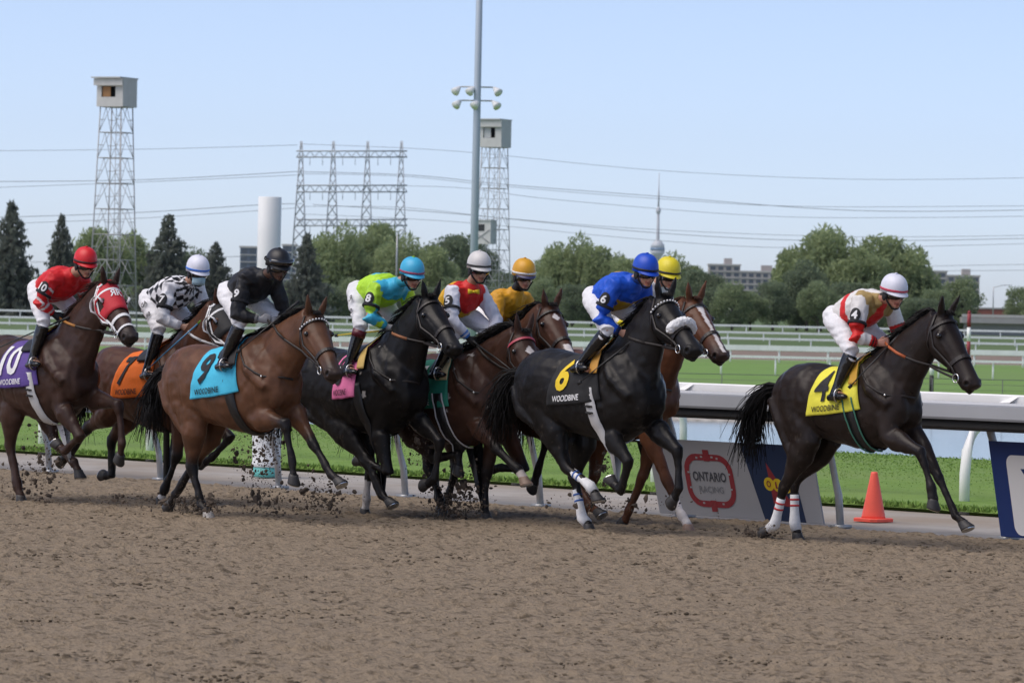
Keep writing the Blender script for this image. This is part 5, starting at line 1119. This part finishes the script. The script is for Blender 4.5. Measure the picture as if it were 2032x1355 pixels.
def silk6(c):
    o = fill(c, BLU); T_ = c['arm'] == 0; ch = T_ & (np.abs(c['phi']) > 112); o[ch & (c['t'] > .22) & (c['t'] < .86) & (vnoise(c['V'] * np.array((1, 1, .5)), 16, 3) > .40)] = (.45, .27, .02)
    o[T_ & (np.abs(c['phi']) < 20) & (c['t'] > .5) & (c['t'] < .9)] = (.50, .32, .02); o[(c['arm'] != 0) & (c['ap'] > 1.8)] = (.006, .02, .09); return o
def silky(c):
    o = fill(c, YEL); T_ = c['arm'] == 0; o[T_ & (c['t'] > .7)] = WHT; o[(c['arm'] != 0) & (c['ap'] < .45)] = WHT; return o
def silk5(c):
    o = fill(c, (.74, .40, .012)); T_ = c['arm'] == 0; ch = np.abs(c['phi']) / 180.0
    v = .96 - .38 * np.clip((np.abs(c['phi']) - 95) / 85, 0, 1); o[T_ & (c['t'] > v)] = RED
    o[~T_] = (.70, .71, .78); A = ~T_; o[A & (c['ap'] > 1.70) & (c['ap'] < 1.78)] = (.05, .2, .6); o[A & (c['ap'] > 1.85)] = (.05, .2, .6); return o
def silkg(c):
    o = fill(c, GOLDc); T_ = c['arm'] == 0; ch = np.abs(c['phi']) > 100; o[T_ & ch & (np.abs(c['t'] - .44 - .5 * c['y']) < .085) & (np.abs(c['y']) < .13)] = (.015, .015, .03)
    o[T_ & ~ch & (np.abs(c['t'] - .62) < .06) & (c['y'] < -.02)] = (.015, .015, .03); return o
def silk8(c):
    o = fill(c, LIME); T_ = c['arm'] == 0; o[T_ & (np.abs(c['phi']) < 30) & (c['t'] > .50) & (c['t'] < .80)] = TURQ; A = ~T_; n = vnoise(c['V'], 11, 4)
    o[A & (c['ap'] > .58) & (n > .50)] = TURQ; o[A & (c['ap'] > 1.72)] = TURQ; o[A & (c['ap'] < .3) & (np.abs(c['phi']) < 60)] = LIME; o[T_ & (c['t'] > 1.06)] = TURQ; return o
def silk9(c):
    o = fill(c, BLKc); T_ = c['arm'] == 0; m = T_ & (np.abs(c['phi']) > 110) & (np.abs(np.abs(c['t'] - .38 + .05 * np.sin(c['y'] * 30)) - .05) < .012) & (np.abs(c['y']) < .13); o[m] = (.10, .10, .10); o[(~T_) & (c['ap'] > 1.82)] = (.16, .16, .16); return o
def silk7(c):
    o = fill(c, WHT); T_ = c['arm'] == 0; aa = c['phi'] / 180 * np.pi * .165; tt = c['t'] * .46; u = np.floor((aa + tt) / .105); v = np.floor((tt - aa) / .105)
    o[T_ & ((u + v) % 2 == 0)] = BLKc; A = ~T_; o[A & (c['ap'] > .62) & (c['ap'] < .72)] = BLKc; return o
def silk10(c):
    o = fill(c, (.62, .014, .018)); A = c['arm'] != 0; w = ((c['ap'] * 3.2 + np.abs(c['V'][:, 1]) * 4) % 1.0) < .30; o[A & w & (c['ap'] > .35)] = (.66, .62, .62)
    T_ = ~A; o[T_ & (np.abs(c['phi']) > 120) & (np.abs(np.abs(c['t'] - .36) - .07 + .25 * np.abs(c['y'])) < .014)] = (.66, .62, .62); o[T_ & (np.abs(c['phi']) < 14) & (np.abs(c['t'] - .55) < .05)] = (.66, .62, .62); return o
M_GRN = plain('girth_green', (.05, .18, .12), .7); M_GWH = plain('girth_white', (.60, .59, .57), .75); M_WBLU = plain('wrap_blue', (.04, .12, .40), .7); M_WRED = plain('wrap_red', (.55, .03, .03), .7); M_PINKL = plain('pink_leather', (.42, .06, .09), .5)
HORSES = {
 '4': dict(seed=1, yc=27.54, W=(1738, 700), C=(1600, 721), P=(1877, 614), N=(1930, 735), RF=((1763, 865), (1826, 897), (1848, 966), (1854, 1006)), LF=((1830, 860), (1868, 955), (1898, 1027), (1920, 1046)), RH=((1600, 880), (1556, 966), (1539, 1034), (1515, 1058)), LH=((1640, 880), (1571, 966), (1574, 1036), (1582, 1066)), g='LH',
    coat=(.019, .0125, .010), points=.8, cloth=('yellow', (.78, .72, .06), '4', 'b'), pad=('amber', (.60, .33, .03)), wraps={'LH': M_WRED, 'RH': M_WRED}, girth_trim=M_GRN, tail=(.36, .62), label='near black racehorse wearing yellow number 4 saddle cloth leading the field'),
 '6': dict(seed=2, yc=26.75, W=(1236, 674), C=(1085, 694), P=(1318, 582), N=(1384, 688), ndy=-.12, RF=((1203, 855), (1247, 916), (1233, 968), (1210, 949)), LF=((1309, 850), (1345, 893), (1348, 968), (1329, 1008)), RH=((1092, 842), (1123, 926), (1169, 962), (1186, 988)), LH=((1160, 862), (1140, 952), (1155, 1034), (1170, 1050)), g='LH',
    coat=(.010, .0088, .0086), points=.5, cloth=('black', (.012, .012, .013), '6', 'y'), sheepskin=True, browband=True, wraps={'LH': M_WBLU, 'RH': M_WBLU}, girth=M_GWH, girth_buckle=True, tail=(.30, .58), breast=False, label='black racehorse with white sheepskin noseband and black number 6 cloth'),
 'y': dict(seed=3, yc=27.9, W=(1270, 680), C=(1126, 696), P=(1378, 588), N=(1431, 686), ndy=-.10, RF=((1304, 862), (1325, 948), (1357, 1020), (1377, 1050)), LF=((1296, 866), (1275, 946), (1247, 1020), (1240, 1036)), RH=((1150, 862), (1140, 940), (1165, 990), (1182, 1005)), LH=((1185, 862), (1180, 940), (1165, 1005), (1158, 1025)), g='RF',
    coat=(.105, .040, .019), dark=(.06, .025, .014), points=.4, hair=(.05, .02, .012), cloth=('plain_blue', (.03, .06, .25), '2', 'w'), marks=[(.16, .95, .020, .018), (.16, .26, .040, .024)], socks={'RF': (1.5, (.66, .60, .56))}, hooves={'RF': (.34, .22, .16)}, label='chestnut racehorse with white blaze galloping behind the number 6 horse'),
 '5': dict(seed=4, yc=27.17, W=(940, 690), C=(796, 706), P=(1039, 650), N=(1073, 765), ndy=-.10, RF=((941, 834), (986, 892), (1028, 932), (1046, 960)), LF=((985, 838), (965, 936), (962, 996), (966, 1028)), RH=((815, 850), (850, 895), (889, 897), (898, 922)), LH=((850, 850), (851, 914), (873, 993), (878, 1016)), g='LF', earback=.8,
    coat=(.045, .021, .0135), cloth=('green', (.015, .20, .13), '5', 'w'), pad=('cream', (.55, .47, .26)), star=(.33, .045), browmat=M_PINKL, socks={'RF': (2.35, (.66, .58, .52))}, hooves={'RF': (.36, .25, .18)}, girth_trim=M_GWH, wet=True, mane=1.6, tail=(.3, .6), label='dark bay racehorse with head low wearing green cloth and pink browband'),
 'g': dict(seed=5, yc=27.88, W=(990, 688), C=(848, 704), P=(1092, 600), N=(1133, 700), ndy=-.14, RF=((1038, 850), (1043, 936), (996, 930), (952, 941)), LF=((1082, 838), (1079, 866), (1063, 935), (1056, 964)), RH=((865, 850), (860, 915), (868, 985), (872, 1005)), LH=((900, 850), (905, 920), (890, 985), (882, 1010)), g='RH',
    coat=(.070, .030, .018), cloth=('teal_dark', (.02, .10, .12), '3', 'w'), star=(.25, .040), marks=[(.72, .90, .035, .045)], mane=1.3, label='bay racehorse with white star and snip half hidden behind the dark bay'),
 '8': dict(seed=6, yc=26.55, W=(776, 667), C=(632, 690), P=(853, 583), N=(906, 680), ndy=-.12, RF=((749, 850), (771, 936), (733, 918), (714, 916)), LF=((822, 826), (873, 876), (863, 950), (833, 970)), RH=((682, 850), (728, 914), (760, 984), (782, 1002)), LH=((735, 855), (733, 912), (727, 980), (723, 1013)), g='LH',
    coat=(.0085, .0075, .0075), points=.4, cloth=('pink', (.80, .19, .40), '8', 'b'), clothx=((.08, -.08), (.35, -.06)), pad=('cream_gold', (.62, .42, .12)), socks={'LH': (1.5, (.5, .46, .43))}, wet=True, tail=(.3, .62), label='coal black racehorse wearing pink saddle cloth and black blinker cups'),
 '9': dict(seed=7, yc=25.08, W=(524, 658), C=(377, 687), P=(625, 616), N=(669, 735), ndy=-.13, RF=((503, 828), (566, 840), (580, 920), (585, 960)), LF=((594, 800), (622, 880), (662, 950), (686, 968)), RH=((386, 838), (380, 924), (400, 1004), (420, 1022)), LH=((422, 850), (388, 915), (344, 987), (336, 1004)), g='RH',
    coat=(.096, .043, .022), browband=True, cloth=('turquoise', (.06, .50, .72), '9', 'b'), pad=('black', (.015, .013, .012)), hooves={'RH': (.5, .47, .43)}, tail=(.30, .62), label='bright bay racehorse with black legs and beaded browband, turquoise number 9 cloth'),
 '7': dict(seed=8, yc=26.3, W=(362, 672), C=(222, 688), P=(439, 596), N=(488, 690), RF=((385, 828), (352, 895), (320, 976), (313, 993)), LF=((432, 828), (458, 868), (420, 908), (402, 920)), RH=((226, 812), (174, 848), (138, 900), (124, 915)), LH=((262, 815), (239, 848), (231, 905), (218, 921)), g='RF',
    coat=(.085, .036, .020), cloth=('orange', (.85, .17, .012), '7', 'b'), white_bridle=True, hood=('black', (.012, .012, .013), False), socks={'RF': (2.45, (.6, .57, .54))}, pad=('orange_pad', (.75, .16, .015)), tail=(.3, .6), label='bay racehorse in a black blinker hood wearing orange number 7 cloth'),
 '10': dict(seed=9, yc=25.22, W=(137, 650), C=(-9, 669), P=(217, 557), N=(264, 662), ndy=-.10, RF=((120, 806), (159, 866), (130, 893), (112, 882)), LF=((198, 780), (247, 806), (248, 884), (240, 922)), RH=((24, 806), (20, 893), (35, 980), (40, 994)), LH=((118, 805), (110, 880), (148, 917), (158, 940)), g='RH',
    coat=(.046, .023, .016), dark=(.03, .016, .012), points=.55, cloth=('purple', (.10, .055, .26), '10', 'w'), white_bridle=True, hood=('red', (.50, .018, .03), True), girth=M_GWH, girth_buckle=True, hair=(.03, .014, .01), tail=(.3, .6), breast=False, label='dark liver racehorse in a red hood wearing purple number 10 cloth'),
}
BASE6 = dict(helm=(1279, 528), sh=(1219, 566), elb=(1189, 632), wri=(1231, 659), hand=(1247, 666), hip=(1177, 592), knee=(1206, 656), ank=(1151, 722))
def moved(d, dx, dy): return {k: (v[0] + dx, v[1] + dy) for k, v in d.items()}
J5 = dict(helm=(949, 522), sh=(898, 580), elb=(896, 634), wri=(929, 671), hand=(943, 679), hip=(872, 612), knee=(905, 668), ank=(868, 735))
RIDERS = {
 '4': dict(seed=41, helm=(1772, 569), sh=(1708, 600), elb=(1697, 667), wri=(1732, 678), hand=(1760, 676), hip=(1655, 630), knee=(1691, 699), ank=(1659, 776), silk=silk4, cap=(.70, .71, .80), band=(.50, .04, .08), num='4', grip=(.42, .10, .03), skin=(.50, .24, .17), label='person in white, red and tan silks and white helmet on the leading horse',
           whip=((1760, 690), (1684, 770), -.10, -.34, (.02, .02, .02), (.02, .02, .02)), whip_label='thin black whip held beside the yellow saddle cloth'),
 '6': dict(seed=61, **BASE6, silk=silk6, cap=(.008, .07, .52), peak=(.008, .07, .52), band=(.01, .01, .015), num='6', gaiter=(.02, .05, .2), skin=(.50, .27, .19), label='person in royal blue silks and blue helmet on the black number 6 horse',
           whip=((1240, 688), (1146, 762), -.14, -.36, (.02, .02, .02), (.02, .02, .02)), whip_label='black whip held along the shoulder of the black number 6 horse'),
 'y': dict(seed=21, **moved(BASE6, 45, 6), silk=silky, cap=YEL, band=(.02, .02, .02), num=None, label='person in yellow and white silks and yellow helmet behind the blue rider'),
 '5': dict(seed=51, **J5, silk=silk5, cap=(.62, .60, .58), band=(.03, .03, .03), num='5', yaw=-.35, pitch=10, bowtie=True, skin=(.44, .25, .17), label='person in red and yellow silks with bow tie and pale grey helmet', gloves=(.03, .03, .03),
           whip=((948, 684), (1028, 744), -.10, -.20, (.02, .02, .02), (.02, .02, .02)), whip_label='black whip with red tip pointing down across the dark bay neck'),
 'g': dict(seed=31, **moved(J5, 89, 14), silk=silkg, cap=(.66, .33, .015), band=(.7, .7, .7), peak=(.05, .05, .12), num=None, yaw=-.38, pitch=12, gaiter=(.012, .012, .014), skin=(.46, .26, .19), label='person in golden yellow silks and gold helmet beyond the bow tie rider'),
 '8': dict(seed=81, helm=(816, 534), sh=(746, 572), elb=(731, 628), wri=(762, 644), hand=(776, 654), hip=(709, 580), knee=(716, 650), ank=(691, 727), silk=silk8, cap=(.05, .42, .66), band=(.35, .06, .12), button=LIME, num='8', gaiter=(.04, .34, .46), gloves=(.6, .58, .55), boot_top=(.10, .008, .016), leg_print=('R. T', 'S'), grip=(.30, .12, .05), label='person in lime and turquoise silks and turquoise helmet on the black horse with pink cloth',
           whip=((752, 657), (664, 666), -.14, -.30, (.72, .52, .03), (.03, .03, .03)), whip_label='yellow whip held level above the pink saddle cloth'),
 '9': dict(seed=91, helm=(550, 517), sh=(486, 556), elb=(469, 624), wri=(514, 634), hand=(532, 634), hip=(452, 580), knee=(478, 645), ank=(443, 717), silk=silk9, cap=(.012, .012, .014), band=None, num='9', two_goggles=True, gloves=(.25, .25, .26), skin=(.10, .055, .038), label='person all in black silks with black helmet and white breeches on the bright bay',
           whip=((566, 620), (470, 700), -.02, -.30, (.02, .02, .02), (.02, .02, .02)), whip_label='black whip held over the withers of the bright bay horse'),
 '7': dict(seed=71, helm=(391, 529), sh=(336, 572), elb=(322, 632), wri=(357, 646), hand=(376, 654), hip=(294, 595), knee=(318, 662), ank=(292, 737), silk=silk7, cap=(.72, .73, .82), band=(.03, .16, .60), num='7', mask=(.40, .58, .66), leg_print=('ADAM', 'SILK'), rein=(.62, .62, .64), grip=(.6, .6, .62), skin=(.44, .25, .17), label='person in black and white checked silks wearing a pale blue face mask',
           whip=((392, 643), (290, 735), -.10, -.34, (.05, .22, .40), (.15, .35, .04)), whip_label='blue whip with green grip held above the orange saddle cloth'),
 '10': dict(seed=11, helm=(168, 513), sh=(105, 553), elb=(80, 594), wri=(103, 617), hand=(119, 628), hip=(73, 576), knee=(87, 641), ank=(64, 712), silk=silk10, cap=(.66, .012, .018), band=(.05, .008, .01), num='10', gloves=(.015, .015, .015), grip=(.42, .18, .04), skin=(.46, .26, .18), label='person in red silks with white flashes and red helmet on the hooded horse',
           whip=((112, 640), (-12, 694), -.14, -.34, (.015, .03, .02), (.02, .02, .02)), whip_label='long dark whip trailing back over the purple saddle cloth'),
}
for key in ('g', 'y', '7', '5', '8', '6', '4', '10', '9'):
    H_ = make_horse(HORSES[key]); make_jockey(H_, RIDERS[key])
# ------------------------------------------------------------------ flying dirt
rd = np.random.default_rng(8); cl_v = []; cl_f = []
def clod(c, r):
    n = len(cl_v); st = rd.uniform(.6, 1.5, 3)
    for q in octa * np.array((1, 1, 1.8)) * st: cl_v.append(tuple(np.array(c) + np.array(q) * r * rd.uniform(.45, 1.2)))
    for f in ((0, 11, 5), (0, 5, 1), (0, 1, 7), (0, 7, 10), (0, 10, 11), (1, 5, 9), (5, 11, 4), (11, 10, 2), (10, 7, 6), (7, 1, 8), (3, 9, 4), (3, 4, 2), (3, 2, 6), (3, 6, 8), (3, 8, 9), (4, 9, 5), (2, 4, 11), (6, 2, 10), (8, 6, 7), (9, 8, 1)): cl_f.append(tuple(n + i for i in f))
SP = [(60, 960, 25.2, 50, 55, 60), (90, 900, 25.2, 35, 60, 45), (395, 1005, 25.0, 45, 22, 90), (520, 1000, 25.6, 60, 50, 70), (500, 900, 26.5, 40, 50, 60), (540, 880, 26.6, 30, 60, 60), (640, 990, 26.2, 50, 40, 90), (830, 890, 26.8, 25, 50, 35), (900, 1000, 27.0, 55, 40, 120), (930, 980, 27.2, 30, 60, 60), (1200, 930, 27.0, 20, 25, 20), (1500, 1060, 27.5, 40, 14, 40), (1210, 1000, 27, 120, 18, 40), (300, 1000, 25.2, 120, 20, 50)]
for px, py, Y, sx, sy, n in SP:
    for q in range(int(n * 6)):
        p = onY(px + rd.normal(0, sx * .6), py + rd.normal(0, sy * .6), Y + rd.normal(0, .15))
        if p.z > .01: clod(p, float(np.clip(rd.lognormal(-5.35, .8), .0015, .035)))
    for q in range(n // 8):                              # tight sprays of fine grains
        c0 = onY(px + rd.normal(0, sx * .6), py + rd.normal(0, sy * .6), Y + rd.normal(0, .12)); dv = np.array((-rd.uniform(.02, .10), rd.normal(0, .02), rd.uniform(.03, .14)))
        for r_ in range(26):
            p = np.array(c0) + dv * rd.uniform(-1, 1) + rd.normal(0, .012, 3)
            if p[2] > .01: clod(p, float(rd.uniform(.0015, .0055)))
me = bpy.data.meshes.new('flying_dirt'); me.from_pydata(cl_v, [], cl_f); me.materials.append(plain('wet_clod', (.088, .066, .048), .95)); o = bpy.data.objects.new('flying_dirt', me); COL.objects.link(o); tag(o, 'dark clods of dirt thrown up behind the galloping hooves', 'dirt', kind='stuff')
# ------------------------------------------------------------------ thin summer haze
mb = MB(); lo, hi = -75.0, 560.0
c8 = [SD(s, d_, z) for s in (-3000, 3000) for d_ in (-100, 14500) for z in (lo, hi)]
mb.add(c8, [(0, 1, 3, 2), (4, 6, 7, 5), (0, 4, 5, 1), (2, 3, 7, 6), (0, 2, 6, 4), (1, 5, 7, 3)])
hz = mb.build('haze', None, smooth=False); hm_ = bpy.data.materials.new('haze_air'); hm_.use_nodes = True; hm_.node_tree.nodes.clear()
pv = hm_.node_tree.nodes.new('ShaderNodeVolumePrincipled'); pv.inputs['Color'].default_value = (.84, .93, 1, 1); pv.inputs['Density'].default_value = 2.2e-5
ho = hm_.node_tree.nodes.new('ShaderNodeOutputMaterial'); hm_.node_tree.links.new(pv.outputs[0], ho.inputs['Volume']); hz.data.materials.append(hm_); tag(hz, 'faint pale haze in the air over the whole course', 'haze', kind='stuff')
